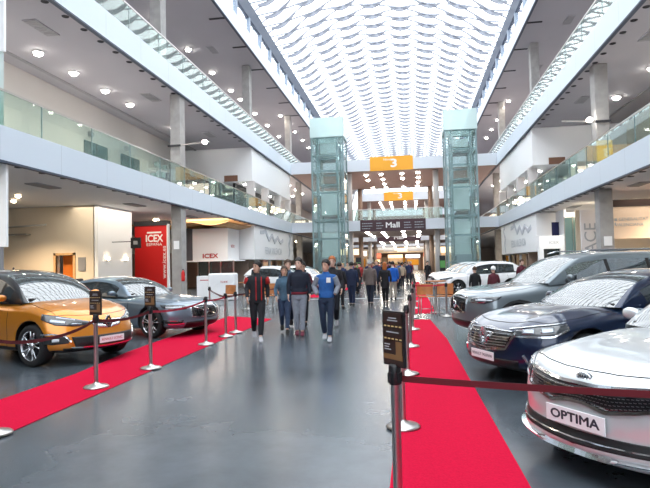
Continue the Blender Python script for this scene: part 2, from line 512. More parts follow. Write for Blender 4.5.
# ---- bridges
def bridge(z0, z1, ya, yb, name):
    struct('floor_' + name, MB().bx(XL, XR, ya + .1, yb - .1, z0 + .03, z1 - .05), M['bridge_soffit'])
    struct('trim_14', MB().bx(XL, XR, ya - .02, ya + .12, z0, z1), M['bridge_fascia'])
    struct('trim_15', MB().bx(XL, XR, yb - .12, yb + .02, z0, z1), M['bridge_fascia'])
M['bridge_soffit'] = mat('bridge_soffit', (.36, .27, .25), .7)
bridge(Z1B, Z1T, 56.8, 71.1, 'bridge'); bridge(Z2B, Z2T, 56.8, 71.1, 'bridge')
bridge(Z1B, Z1T, 84.4, 98.7, 'bridge'); bridge(Z2B, Z2T, 84.4, 98.7, 'bridge')
bridge(Z1B, Z1T, 112.4, 126.7, 'bridge'); bridge(Z2B, Z2T, 112.4, 126.7, 'bridge')
railing(56.85, Z1T, -5.8, 3.2, 'glass balustrade on the nearer lower bridge', 3.0, 'x')
railing(84.45, Z1T, -5.8, 3.2, 'glass balustrade on the farther lower bridge', 3.0, 'x')

def banner(label, x0, x1, y, z0, z1, m, cat='sign'):
    t = thing('hanging_banner', label, cat, ((x0 + x1) / 2, y, z0))
    MB().bx(-(x1 - x0) / 2, (x1 - x0) / 2, -.06, 0, 0, z1 - z0).build('panel', m, t)
    return t
t = banner('orange banner with a white 3 on the nearer upper bridge', -3.9, .45, 56.76, 11.1, 12.55, M['orange'])
text('3', 1.15, (.25, -.07, .70), FACE_CAM, M['white_ink'], 'numeral', t, sx=1.35, fat=.035)
text('Nivel', .30, (-.42, -.07, 1.12), FACE_CAM, M['white_ink'], 'small_lettering', t, sx=1.2)
t = banner('smaller orange banner with a white 3 on the farther upper bridge', -3.8, .55, 84.36, 11.1, 12.45, M['orange'])
text('3', 1.1, (.25, -.07, .66), FACE_CAM, M['white_ink'], 'numeral', t, sx=1.35, fat=.035)
text('Nivel', .30, (-.42, -.07, 1.08), FACE_CAM, M['white_ink'], 'small_lettering', t, sx=1.2)
t = banner('dark aubergine banner lettered Mall across the nearer lower bridge', -5.05, 1.55, 56.74, 4.93, 6.10, M['purple'])
text('Mall', .78, (.0, -.07, .58), FACE_CAM, M['white_ink'], 'lettering', t, sx=1.15, fat=.02)
sm = MB()
for x0, x1 in ((-3.1, -1.9), (-1.65, -.95), (1.15, 2.0), (2.2, 3.1)):
    for k in range(3):
        random.seed(int(x0 * 10) + k)
        L = (x1 - x0) * random.uniform(.7, 1); a = x0
        while a < x0 + L:
            ww = random.uniform(.08, .2); sm.bx(a, min(a + ww, x0 + L), -.075, -.06, .26 + k * .26, .34 + k * .26); a += ww + .05
sm.build('small_lines', M['grey_ink'], t)
t = banner('dark aubergine banner across the farther lower bridge', -5.0, 1.5, 84.34, 4.93, 6.10, M['purple'])
text('Mall', .78, (.0, -.07, .58), FACE_CAM, M['white_ink'], 'lettering', t, sx=1.15, fat=.02)

# bridge columns
for (x0, x1, y, m_, lb) in ((-6.5, -5.95, 58.2, 'whitecol', 'white column under the nearer bridges, left of the walkway'), (2.45, 3.0, 58.2, 'whitecol', 'white column under the nearer bridges, right of the walkway'),
                        (-6.5, -5.95, 70.5, 'browncol', 'brown column at the back of the nearer bridge, left side'), (2.3, 2.85, 70.5, 'browncol', 'brown column at the back of the nearer bridge, right side'),
                        (-6.5, -5.9, 86.0, 'whitecol', 'white column under the farther bridge, left side'), (2.2, 2.8, 86.0, 'whitecol', 'white column under the farther bridge, right side'),
                        (-6.5, -5.9, 98, 'browncol', 'brown column behind the farther bridge, left side'), (2.2, 2.8, 98, 'browncol', 'brown column behind the farther bridge, right side')):
    mb = MB()
    for z0, z1 in ((0, Z1B), (Z1T, Z2B)):
        mb.lathe([(.29, z0), (.29, z1)], ((x0 + x1) / 2, y, 0), 16, caps=True)
    tag(mb.build('column', M[m_]), lb, 'column')

# ---- lifts
def lift(x0, x1, label, cabs):
    y0, y1 = 50.0, 52.8; zt = 15.1
    t = thing('glass_lift_tower', label, 'lift', ((x0 + x1) / 2, (y0 + y1) / 2, 0))
    a, b = (x1 - x0) / 2, (y1 - y0) / 2
    fr = MB()
    for sx in (-1, 1):
        for sy in (-1, 1): fr.bx(sx*a - .07, sx*a + .07, sy*b - .07, sy*b + .07, 0, zt - .1)
        for sy in (-1, 1): fr.bx(sx*a*.62 - .08, sx*a*.62 + .08, sy*b*.9 - .06, sy*b*.9 + .06, 0, 13.4)
    fr.build('frame', M['teal'], t)
    bm_ = MB()
    for z in (1.6, 4.0, 5.7, 8.2, 10.2, 11.6, 13.3):
        for sy in (-1, 1): bm_.bx(-a, a, sy*b*.92 - .05, sy*b*.92 + .05, z - .08, z + .08)
        for sx in (-1, 1): bm_.bx(sx*a - .05, sx*a + .05, -b, b, z - .06, z + .06)
    bm_.build('crossbars', M['teal'], t)
    for z0, z1 in cabs:
        c_ = MB().bx(-a*.52, a*.52, -b*.55, b*.7, z0, z1).build('shaft_panel', M['teal_light'], t)
    cb = MB().bx(-a*.55, a*.55, -b*.7, b*.5, 8.9, 9.05).bx(-a*.55, a*.55, -b*.7, b*.5, 11.3, 11.5).bx(-a*.55, -a*.5, -b*.7, b*.5, 9, 11.4).bx(a*.5, a*.55, -b*.7, b*.5, 9, 11.4)
    cb.build('cabin', M['teal'], t)
    g = MB()
    g.bx(-a, a, -b - .02, -b, 0, 13.3).bx(-a, a, b, b + .02, 0, 13.3).bx(-a - .02, -a, -b, b, 0, 13.3).bx(a, a + .02, -b, b, 0, 13.3)
    g.build('glass_skin', M['glass_lift'], t)
    MB().bx(-a - .12, a + .12, -b - .12, b + .12, 13.3, zt).build('glass_cap', M['glass_cap'], t)
    dr = MB().bx(-a*.5, a*.5, -b - .06, -b - .03, 0, 2.3).build('door', M['teal'], t)
lift(-8.75, -5.88, 'tall glass lift tower standing left of the central walkway', ((2.0, 4.6), (6.2, 8.4), (11.9, 12.9)))
lift(3.25, 5.92, 'tall glass lift tower standing right of the central walkway', ((2.2, 5.2), (6.3, 8.6), (11.9, 12.6)))
# escalator seen through the gap between bridges
t = thing('escalator', 'pale escalator rising behind the nearer bridge beside the left lift', 'escalator', (-7.6, 72, Z1T))
MB().add([(-.5, 0, 0), (-.5, 12, 5.6), (-.5, 12, 6.6), (-.5, 0, 1.0), (.5, 0, 0), (.5, 12, 5.6), (.5, 12, 6.6), (.5, 0, 1.0)], [(0, 1, 2, 3), (7, 6, 5, 4), (0, 4, 5, 1), (1, 5, 6, 2), (2, 6, 7, 3), (3, 7, 4, 0)]).build('balustrade', M['white'], t)
MB().bar((-.5, 0, 1.05), (-.5, 12, 6.65), .1).bar((.5, 0, 1.05), (.5, 12, 6.65), .1).build('handrail', M['black'], t)
MB().bar((1.2, -1, 1.6), (2.8, 8, .2), .35).build('truss', M['shadowgap'], t)

# ---- ceiling lamps
lampmesh = {}
def lamp(x, y, z, r, label, group, warm=False, light=0.0):
    key = (round(r, 3), warm)
    if key not in lampmesh:
        t = thing('ceiling_lamp', label, 'ceiling lamp', (x, y, z), 0, group)
        MB().lathe([(r * 1.25, 0), (r * 1.25, -.05), (r, -.06), (r, 0)], n=14).build('ring', M['lampring'], t)
        MB().ball((0, 0, -.05), r, 14, 8, sc=(1, 1, .75)).build('bulb', M['lamp_warm' if warm else 'lamp'], t)
        lampmesh[key] = t; o = t
    else:
        o = copy_tree(lampmesh[key]); o.location = (x, y, z); o['label'] = label; o['group'] = group
    if light:
        ld = bpy.data.lights.new('lamp_and_fill_light', 'SPOT'); ld.energy = light * 2.2; ld.spot_size = 2.3; ld.spot_blend = .6; ld.color = (1, .9, .78) if not warm else (1, .75, .5)
        ld.shadow_soft_size = .12
        lo = bpy.data.objects.new('lamp_and_fill_light', ld); link(lo); lo.parent = o; lo.location = (0, 0, -.25)
    return o
for k, y in enumerate([16.0, 18.9, 21.75, 24.33, 27.13, 29.77, 35.67]):
    lamp(-15.8, y, Z2B + .01, .20, 'round lamp in the single row on the soffit above the left first gallery', 'lamps over the left first gallery', light=70 if k % 2 == 0 else 0)
for k, y in enumerate([12, 18, 24, 29.8, 34.8]):
    lamp(12.23, y, Z2B + .01, .22, 'round lamp in the single row on the soffit above the right first gallery', 'lamps over the right first gallery', light=80 if k % 2 == 0 else 0)
for k, y in enumerate([24, 30, 35.6, 41.4, 46.8, 52.0, 55.0, 60.5, 66, 72]):
    lamp(-17.0, y, Z3B + .01, .22, 'round lamp on the soffit above the left upper gallery', 'lamps over the left upper gallery', light=160 if k % 2 == 0 else 0)
    lamp(14.0, y, Z3B + .01, .22, 'round lamp on the soffit above the right upper gallery', 'lamps over the right upper gallery', light=160 if k % 2 == 0 else 0)
for k, (x, y) in enumerate([(-17.22, 35.9), (-16.9, 43.0), (-17.2, 22.3), (-18.6, 23.8), (-17.2, 14)]):
    lamp(x, y, Z1B + .01, .2 if y > 30 else .12, 'warm round lamp in the soffit over the left ground floor', 'lamps over the left ground floor', warm=True, light=260)
for k, (x, y) in enumerate([(13.35, 35.5), (13.3, 28.5), (13.3, 22), (13.3, 15)]):
    lamp(x, y, Z1B + .01, .19, 'warm round lamp in the soffit over the right ground floor', 'lamps over the right ground floor', warm=True, light=260)
for x, y in [(-4.53, 59.32), (-4.59, 62.93), (-2.92, 59.12), (-2.88, 62.69), (-2.88, 66.28), (-4.49, 69.5), (-2.84, 69.37), (-0.7, 59.1), (-0.7, 62.6), (-0.69, 69.6), (0.96, 58.94), (1.01, 62.38), (1.05, 65.84), (1.03, 69.5)]:
    lamp(x, y, Z2B + .03, .21, 'bright round lamp under the nearer upper bridge', 'lamps under the nearer upper bridge')
for x, y in [(-4.55, 59.03), (-4.53, 63.15), (-4.4, 67.94), (-2.9, 59.95), (-2.88, 64.11), (-2.91, 70), (-0.76, 59.23), (-0.74, 65.36), (-0.68, 70.1), (0.91, 60.14), (0.98, 65.24), (0.94, 70.3)]:
    lamp(x, y, Z1B + .03, .21, 'bright round lamp under the nearer lower bridge', 'lamps under the nearer lower bridge', light=0)
for xx in (-4.5, -2.9, -.7, 1.0):
    for yy in (86.5, 90, 93.5, 97):
        lamp(xx, yy, Z2B + .03, .21, 'small lamp under the farther upper bridge', 'lamps under the farther upper bridge')
        lamp(xx, yy, Z1B + .03, .21, 'small lamp under the farther lower bridge', 'lamps under the farther lower bridge')
# rows of lamps in the side bays behind the lifts
for side in (-1, 1):
    nm = 'left' if side < 0 else 'right'
    for x, z, yy in [(-15.7, Z2B, (59, 62, 65, 68, 71, 74, 78)), (-14.0, Z2B, (60, 64, 68, 72)), (-15.5, Z1B, (59, 62, 65, 68, 71, 75)), (-17.1, Z1B, (60, 64, 68, 73)), (-14.4, Z3B, (62, 66, 70, 75, 80))]:
        for y in yy:
            X = x if side < 0 else (2 * XC - x)
            lamp(X, y, z + .01, .2, f'lamp in the {nm} bay behind the lift, {"upper" if z > 15 else "middle" if z > 8 else "lower"} storey', f'{nm} bay lamps {round(z)}', warm=(z < 6))
# unseen area lights added to brighten the bridge undersides, galleries and far hall
def fill_area(x, y, z, sx, sy, e, col=(1, .85, .68), name='lamp_and_fill_light'):
    ld = bpy.data.lights.new(name, 'AREA'); ld.shape = 'RECTANGLE'; ld.size = sx; ld.size_y = sy; ld.energy = e; ld.color = col
    lo = bpy.data.objects.new(name, ld); link(lo); lo.location = (x, y, z); return lo
for y in (64, 91, 119):
    fill_area(-1.8, y, Z1B - .15, 6, 10, 700); fill_area(-1.8, y, Z2B - .15, 6, 10, 500)
fill_area(-13.8, 36.8, Z1B - .1, 4, 3, 260, (1, .92, .82)); fill_area(10.6, 36.5, Z1B - .1, 2, 2, 120, (1, .92, .82))
for y in (12, 28, 42):
    fill_area(-15.6, y, Z1B - .08, 4, 9, 270, (1, .88, .72)); fill_area(12.6, y, Z1B - .08, 4, 9, 270, (1, .86, .7))
    fill_area(-15.2, y, Z2B - .08, 3, 9, 20, (1, .92, .82)); fill_area(12.0, y, Z2B - .08, 3, 9, 20, (1, .92, .82))
for side, x in ((-1, -15.5), (1, 12)):
    for z in (Z1B, Z2B, Z3B): fill_area(x, 66, z - .2, 3, 14, 420)

# ---- soffit details: downlights, slots, vents
dlm = MB().lathe([(.001, 0), (.10, 0), (.13, -.015), (.14, 0)], n=12).mesh('downlight')
dlm.materials.append(M['slot'])
def dl(x, y, z, label, group):
    o = bpy.data.objects.new('downlight', dlm); link(o); o.location = (x, y, z); tag(o, label, 'downlight', group)
for i in range(26):
    if 16.5 + i * 1.2 < 41: dl(-12.6, 16.5 + i * 1.2, Z2B + .012, 'small dark recessed downlight along the left edge of the upper soffit', 'dark downlights left upper soffit')
    if 16.5 + i * 1.2 < 41: dl(9.12, 16.5 + i * 1.2, Z2B + .012, 'small dark recessed downlight along the right edge of the upper soffit', 'dark downlights right upper soffit')
    dl(-12.62, 15.2 + i * 1.2, Z1B + .012, 'small dark recessed downlight along the left ground floor soffit', 'dark downlights left lower soffit')
    dl(9.15, 15.2 + i * 1.2, Z1B + .012, 'small dark recessed downlight along the right ground floor soffit', 'dark downlights right lower soffit')
for i, y in enumerate([31.5, 36.7, 41.9, 47.1, 52.3, 57.4, 62.6, 67.8]):
    for x, nm in ((-12.95, 'left'), (9.35, 'right')):
        o = MB().bx(x - .55, x + .55, y - .1, y + .1, Z3B - .02, Z3B + .03).build('slot_vent', M['slot'])
        tag(o, f'narrow black slot in the {nm} top soffit beside the glass roof', 'vent', f'black slots {nm} top soffit')
for x, y, z, nm in [(-14.1, 19.6, Z2B, 'left upper soffit, nearest'), (-14.1, 28.9, Z2B, 'left upper soffit, middle'), (-14.1, 38, Z2B, 'left upper soffit, farthest'), (10.4, 25.3, Z2B, 'right upper soffit, nearer'), (10.4, 35, Z2B, 'right upper soffit, farther'),
                    (-14.45, 20.2, Z1B, 'left ground floor soffit, nearest'), (-14.43, 27.6, Z1B, 'left ground floor soffit, middle'), (-14.4, 35, Z1B, 'left ground floor soffit, farthest'), (10.5, 27.5, Z1B, 'right ground floor soffit, nearer'), (10.5, 38, Z1B, 'right ground floor soffit, farther'),
                    (11.8, 42, Z3B, 'right top soffit, nearer'), (11.8, 52, Z3B, 'right top soffit, farther'), (-15.2, 42, Z3B, 'left top soffit, nearer'), (-15.2, 52, Z3B, 'left top soffit, farther')]:
    t = thing('air_vent', 'grey rectangular air grille in the ' + nm, 'vent', (x, y, z))
    MB().bx(-.28, .28, -.75, .75, -.02, .03).build('frame', M['ceiling'], t)
    g = MB()
    for k in range(5): g.bx(-.24, .24, -.7 + k * .29, -.46 + k * .29, -.035, -.01)
    g.build('grille', M['vent'], t)

# ---- first-gallery white boxes on both sides
def white_box(x0, x1, y0, y1, z0, z1, label, name='suspended_white_box'):
    o = MB().bx(x0, x1, y0, y1, z0, z1).build(name, M['white']); return tag(o, label, 'wall box')
white_box(-17.96, -12.35, 42.8, 57.0, 8.47, Z2B + .01, 'big white box hanging over the left first gallery')
white_box(8.84, 16.66, 41.7, 56.4, 8.47, Z2B + .01, 'big white box hanging over the right first gallery')
for side in (-1, 1):
    nm = 'left' if side < 0 else 'right'
    xo = -12.6 if side < 0 else 9.1
    for k, y in enumerate((43.2, 47.7, 52.4, 56.9)):
        column(xo - .3, xo + .3, y - .25, y + .25, Z1T, 8.5, M['whitecol'], f'pale column under the {nm} hanging white box, {["nearest", "second", "third", "farthest"][k]}')
    xa, xb = (-17.9, -14.3) if side < 0 else (10.8, 16.6)
    tag(MB().bx(xa, xb, 57, 57.3, Z1T, 8.5).build('partition', M['brown']), f'brown back partition under the {nm} hanging white box', 'partition')
    tag(MB().bx(-14.2, -14.0, 43.5, 56.9, Z1T, 8.44).build('partition', M['dark']) if side < 0 else MB().bx(10.5, 10.7, 42.5, 56.9, Z1T, 8.44).build('partition', M['dark']), f'dark sheet added as shade in the bay under the {nm} hanging white box', 'partition')  # dark sheet added to give the open bay its deep shade
    X = -14.1 if side < 0 else 10.5
    o = MB().bx(X - .55, X + .55, (42.8 if side < 0 else 41.7) - .08, (42.8 if side < 0 else 41.7) - .01, 8.47, 8.95).build('wall_sign', mat('brown_sign', (.22, .11, .07), .6))
    tag(o, f'small brown sign at the lower corner of the {nm} hanging white box', 'sign')
    for q in range(5):
        lamp((-13.4 if side < 0 else 9.9), 44.2 + q * 2.8, 8.46, .13, f'lamp under the {nm} hanging white box', f'lamps under the {nm} hanging box')
# dark windows on the left first gallery back wall
for k, (ya, yb) in enumerate(((28.6, 31.0), (32.6, 35.0))):
    t = thing('wall_window', 'dark teal window in the left first gallery wall, ' + ('nearer' if k == 0 else 'farther'), 'window', (-17.98, (ya + yb) / 2, 7.6))
    MB().bx(0, .06, -(yb - ya) / 2, (yb - ya) / 2, 0, 1.35).build('pane', mat('teal_pane', (.03, .09, .10), .2), t)
    MB().bx(0, .09, -.03, .03, 0, 1.35).build('mullion', M['dark'], t)
    tag(MB().bx(-17.98, -17.8, ya + .4, ya + .75, 9.25, 9.5).build('wall_speaker', M['vent']), 'small grey box above the ' + ('nearer' if k == 0 else 'farther') + ' dark window', 'speaker')
# things on the left first gallery
t = thing('monitor_stand', 'dark screen on a stand behind the left gallery glass', 'screen', (-14.6, 33.5, Z1T))
MB().bx(-.5, .5, -.05, .05, 1.5, 2.2).build('screen', M['black'], t); MB().bx(-.04, .04, -.04, .04, 0, 1.5).bx(-.3, .3, -.2, .2, 0, .04).build('stand', M['black'], t)
t = thing('pram_rack', 'jumbled grey equipment trolley behind the left gallery glass by the column', 'trolley', (-13.3, 28.0, Z1T))
MB().bx(-.3, .3, -.6, .6, .3, .36).bx(-.3, .3, -.6, .6, .8, .85).build('shelf', M['steel'], t)
random.seed(5); mb = MB()
for k in range(14): mb.box((random.uniform(-.25, .25), random.uniform(-.5, .5), random.choice((.45, .95)) + random.uniform(0, .12)), (random.uniform(.1, .3), random.uniform(.1, .3), random.uniform(.1, .3)), random.uniform(0, 3))
mb.build('boxes', mat('grey_green', (.22, .30, .28), .6), t)
MB().tube([(-.3, -.6, 0), (-.3, -.6, 1.2)], .02).tube([(.3, -.6, 0), (.3, -.6, 1.2)], .02).tube([(-.3, .6, 0), (-.3, .6, 1.2)], .02).tube([(.3, .6, 0), (.3, .6, 1.2)], .02).build('frame', M['steel'], t)
tag(MB().bx(9.06, 9.76, 28.5, 28.64, Z1T, 7.35).build('display_panel', M['yellow']), 'yellow display panel behind the right gallery glass by the column', 'panel')
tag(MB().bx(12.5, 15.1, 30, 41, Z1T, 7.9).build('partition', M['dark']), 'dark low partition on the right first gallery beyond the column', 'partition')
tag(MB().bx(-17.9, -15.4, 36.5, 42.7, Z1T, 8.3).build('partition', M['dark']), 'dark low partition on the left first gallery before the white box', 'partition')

# ---- big white panels at the near left
t = thing('hanging_sign', 'white panel at the far left edge above the first gallery rail', 'panel', (-12.33, 15.4, 8.48))
MB().bx(-2.2, 0, -.05, .05, 0, 2.68).build('board', M['white'], t)
t = thing('hanging_sign', 'white panel at the far left edge under the first gallery', 'panel', (-12.33, 15.5, 2.39))
MB().bx(-2.2, 0, -.05, .05, 0, 2.63).build('board', M['white'], t)
tag(MB().bx(-14.3, -12.45, 15.3, 15.5, 0, 2.39).build('partition', M['vent']), 'grey partition under the white panel at the far left edge', 'partition')
tag(MB().bx(-14.3, -12.45, 15.3, 15.5, Z1T, 8.48).build('partition', M['teal_light']), 'pale teal partition on the left first gallery at the frame edge', 'partition')

# ================================================================== GROUND FLOOR STANDS
# left: warm back wall facing the camera with orange doorway
struct('wall_left', MB().bx(-28, -18.6, 27, 27.3, 0, Z1B).bx(-17.6, -16.4, 27, 27.3, 0, Z1B).bx(-18.6, -17.6, 27, 27.3, 2.45, Z1B), M['warmwall'])
t = thing('doorway', 'orange lit doorway with a wooden frame in the left cream wall', 'doorway', (-18.1, 27.0, 0))
MB().bx(-.62, -.5, -.06, .1, 0, 2.55).bx(.5, .62, -.06, .1, 0, 2.55).bx(-.62, .62, -.06, .1, 2.43, 2.55).build('frame', M['woodlight'], t)
MB().bx(-.5, .5, .6, .65, 0, 2.43).build('door', M['orange_door'], t)
tag(MB().bx(-17.3, -16.9, 26.94, 26.995, 1.6, 2.3).build('notice', M['vent']), 'small grey notice beside the orange doorway', 'notice')
tag(MB().bx(-16.45, -16.2, 27.0, 30.6, 0, Z1B).build('partition', M['white']), 'tall white partition between the cream wall and the red panel', 'partition')
for k, y in enumerate((27.85, 29.8)):
    t = thing('wall_lamp', 'small glowing lamp on the tall white partition, ' + ('left one' if k == 0 else 'right one'), 'wall lamp', (-16.15, y, 2.2))
    MB().bx(-.04, .06, -.1, .1, -.12, -.04).build('holder', M['steel'], t); MB().ball((.05, 0, 0), .08).build('bulb', M['lamp_warm'], t)
t = thing('square_sign', 'small black square sign sticking out from the tall white partition', 'sign', (-14.75, 28.3, 2.75))
MB().bx(-.28, .28, -.05, .05, 0, .58).build('board', M['black'], t); MB().bx(-.12, .12, -.06, -.05, .2, .4).build('mark', M['vent'], t)
MB().bx(-1.4, -.28, .0, .04, .35, .39).build('arm', M['black'], t)
# cafe-like shelf objects in the cream recess
t = thing('counter_shelf', 'long shelf counter with small things against the cream wall', 'counter', (-20.5, 25.5, 0))
MB().bx(-2.5, 1.6, -.35, .35, 0, 1.35).build('body', M['brown'], t); MB().bx(-2.6, 1.7, -.4, .4, 1.35, 1.42).build('worktop', M['dark'], t)
for k in range(7):
    o = MB().lathe([(.09, 0), (.1, .1), (.06, .2 + .05 * (k % 3)), (.03, .3 + .06 * (k % 3))], (-22.6 + k * .55, 25.4, 1.425), 10, caps=True).build('jar', M['dark' if k % 2 else 'vent'])
    tag(o, 'small jar standing on the long shelf counter by the cream wall', 'jar', 'jars on the long shelf counter')
tag(MB().tube([(-23.5, 26.6, 3.9), (-18.9, 26.6, 4.05)], .05).bx(-22.5, -20, 26.5, 26.9, 3.55, 3.62).build('wall_rail', M['steel']), 'steel rail and shelf high on the cream wall', 'rail')
# red ICEX panel
t = thing('exhibition_wall', 'tall red exhibition wall lettered ICEX in white', 'exhibition wall', (-16.05, 33, 0), -.12)
MB().bx(-1.25, 1.05, -.1, .1, 0, 4.32).build('panel', M['red'], t)
MB().bx(-1.28, 1.1, -.16, .3, 4.32, 4.62).build('header', M['dark'], t)
text('ICEX', .62, (.15, -.11, 3.50), FACE_CAM, M['white_ink'], 'large_lettering', t, sx=.92, fat=.02)
text('ESPAÑA', .26, (.15, -.11, 3.13), FACE_CAM, M['white_ink'], 'small_lettering', t, sx=1.2, bold=.01)
MB().bx(-.36, .66, -.115, -.10, 3.84, 3.94).build('white_bar', M['white_ink'], t)
text('www.icex.es', .40, (.85, -.11, 2.02), (PI / 2, -PI / 2, 0), M['white_ink'], 'web_lettering', t, bold=.008)
MB().bx(1.05, 1.12, -.12, .12, 0, 4.4).build('edge_strip', M['white'], t)
# column notices, extinguisher
tag(MB().bx(-12.72, -12.42, 28.6, 28.648, 2.65, 3.1).build('notice', M['white']), 'white paper notice on the left ground floor column', 'notice')
tag(MB().bx(9.24, 9.6, 28.6, 28.648, 2.25, 2.7).build('notice', M['white']), 'white paper notice on the right ground floor column', 'notice')
t = thing('fire_extinguisher', 'red fire extinguisher hanging on the left column', 'fire extinguisher', (-12.18, 28.55, 1.2))
MB().lathe([(.001, -.3), (.09, -.29), (.1, -.2), (.1, .15), (.05, .25), (.03, .3)], n=14).build('cylinder', M['red'], t)
MB().bx(-.03, .03, -.03, .03, .3, .36).tube([(0, 0, .34), (.1, -.03, .3), (.13, -.03, .0)], .012).build('valve', M['black'], t)
# dark panel and ICEX white hanging box
tag(MB().bx(-16.95, -16.3, 40, 40.2, 2.1, 4.6).build('partition', mat('slate_panel', (.10, .11, .13), .5)), 'dark slate panel between the left column and the white ICEX box', 'panel')
t = thing('stand_canopy', 'white hanging stand canopy lettered ICEX in red', 'exhibition canopy', (-14.9, 40, 2.15))
MB().bx(-1.38, 1.4, 0, 2.7, 0, 2.4).build('box', M['white'], t)
text('ICEX', .45, (.0, -.02, .32), FACE_CAM, M['red_ink'], 'red_lettering', t, fat=.015, sx=1.25)
text('ICEX', .3, (1.41, 1.1, 1.05), FACE_XP, M['red_ink'], 'side_lettering', t, bold=.01, sx=1.3)
MB().bx(-1.9, -1.4, .1, 2.6, -.1, 0).bx(-1.9, 1.9, -.05, 2.7, -.08, 0).build('lintel', M['white'], t)
gl = MB()
for x in (-1.9, -1.0, -.1, .8, 1.8): gl.bx(x - .04, x + .04, 0, .08, -2.15, -.08)
gl.build('posts', M['steel'], t)
MB().bx(-.95, 1.78, .02, .05, -2.15, -.08).build('dark_glass', M['darkglass'], t)
struct('wall_left', MB().bx(-28, -13.2, 44.2, 44.4, 0, 2.9), M['brown'])
# wavy timber ceiling over the stand
mb = MB(); vs = []; NW = 24
for y in (37.5, 43.5):
    for i in range(NW + 1):
        x = -20 + i * (7.4 / NW); vs.append((x, y, 4.72 + .13 * math.sin(i * .55)))
for y in (37.5, 43.5):
    for i in range(NW + 1):
        x = -20 + i * (7.4 / NW); vs.append((x, y, 4.76 + .13 * math.sin(i * .55)))
n_ = NW + 1
fs = [(i, i + 1, n_ + i + 1, n_ + i) for i in range(NW)] + [(2*n_ + i, 3*n_ + i, 3*n_ + i + 1, 2*n_ + i + 1) for i in range(NW)] + [(i, 2*n_ + i, 2*n_ + i + 1, i + 1) for i in range(NW)]
mb.add(vs, fs, True); tag(mb.build('wavy_canopy', M['woodlight']), 'wavy pale timber canopy above the white ICEX box', 'canopy')
# counters
t = thing('reception_counter', 'white rounded counter with small red lettering in front of the ICEX stand', 'counter', (-9.15, 26.3, 0))
MB().bx(-.68, .68, -.3, .3, 0, 1.32).build('body', M['white'], t, bevel=.08)
text('icex', .16, (.15, -.31, .92), FACE_CAM, M['red_ink'], 'lettering', t, sx=1.4)
t = thing('information_counter', 'small white counter with a pink line behind the left column', 'counter', (-11.3, 29.8, 0))
MB().bx(-.5, .5, -.3, .3, 0, 1.15).build('body', M['white'], t, bevel=.02); MB().bx(-.3, .3, -.31, -.3, .9, .94).build('line', M['red_ink'], t)

def squiggle(side):
    mb = MB(); pts = [(0, -.10), (.6, -.05), (1.1, .12), (1.8, -.62), (2.5, -.15), (3.1, -.75), (3.8, -.25), (4.5, -.72), (5.2, -.45)]
    for a, b in zip(pts, pts[1:]):
        mb.bar((0, a[0] * 1.6 * side, a[1]), (0, b[0] * 1.6 * side, b[1]), .03, .32)
    return mb
t = thing('logo_wall', 'white hanging wall with a grey zigzag logo on the left side of the hall', 'exhibition wall', (-12.35, 43.2, 2.2))
MB().bx(-4.5, 0, 0, 14.8, 0, 2.78).build('box', M['white'], t)
s_ = squiggle(1).build('zigzag', mat('logo_grey', (.60, .62, .67), .6), t); s_.location = (.03, 1.6, 2.35)
text('FERIA VALENCIA', .85, (.02, 6.2, .75), FACE_XP, mat('pale_ink', (.62, .64, .67), .6), 'pale_lettering', t, bold=.0)
s_ = MB().bar((0, 0, 0), (0, .5, .7), .03, .22).bar((0, .5, .7), (0, .1, 1.3), .03, .22).bar((0, .1, 1.3), (0, .9, 2.0), .03, .3).bar((0, .9, 2.0), (0, .3, 2.3), .03, .2).build('emblem', mat('logo_grey', (.60, .62, .67), .6), t); s_.location = (.03, 12.4, .25)
t = thing('logo_wall', 'white hanging wall with a grey zigzag logo on the right side of the hall', 'exhibition wall', (8.78, 41.0, 2.25))
MB().bx(0, 4.6, 0, 15.4, 0, 2.72).build('box', M['white'], t)
s_ = squiggle(-1).build('zigzag', mat('logo_grey', (.60, .62, .67), .6), t); s_.location = (-.03, 9.9, 2.3)
text('FERIA VALENCIA', .85, (-.02, 6.9, .8), FACE_XM, M['pale_ink'] if 'pale_ink' in M else bpy.data.materials['pale_ink'], 'pale_lettering', t)
s_ = MB().bar((0, 0, 0), (0, .5, .7), .03, .22).bar((0, .5, .7), (0, .1, 1.3), .03, .22).bar((0, .1, 1.3), (0, .9, 2.0), .03, .3).bar((0, .9, 2.0), (0, .3, 2.3), .03, .2).build('emblem', mat('logo_grey', (.60, .62, .67), .6), t); s_.location = (-.03, 12.9, .2)
# shopfronts below logo walls
for side in (-1, 1):
    nm = 'left' if side < 0 else 'right'
    x = -13.0 if side < 0 else 9.4
    for k in range(4):
        y0 = 47.2 + k * 2.7
        t = thing('shopfront', f'brown framed shopfront under the {nm} white logo wall, {["nearest", "second", "third", "fourth", "farthest"][k]}', 'shopfront', (x, y0, 0))
        sgn = -side
        MB().bx(-.1, .1, 0, .5, 0, 2.15).build('pillar', M['white' if k % 2 else 'brown'], t)
        MB().bx(-.03, .03, .5, 2.6, 0, 2.15).build('glass', M['darkglass'], t)
        MB().bx(side * .6, side * .7, .6, 2.7, 0, 1.9).build('backboard', M['woodlight' if k % 2 else 'brown'], t)
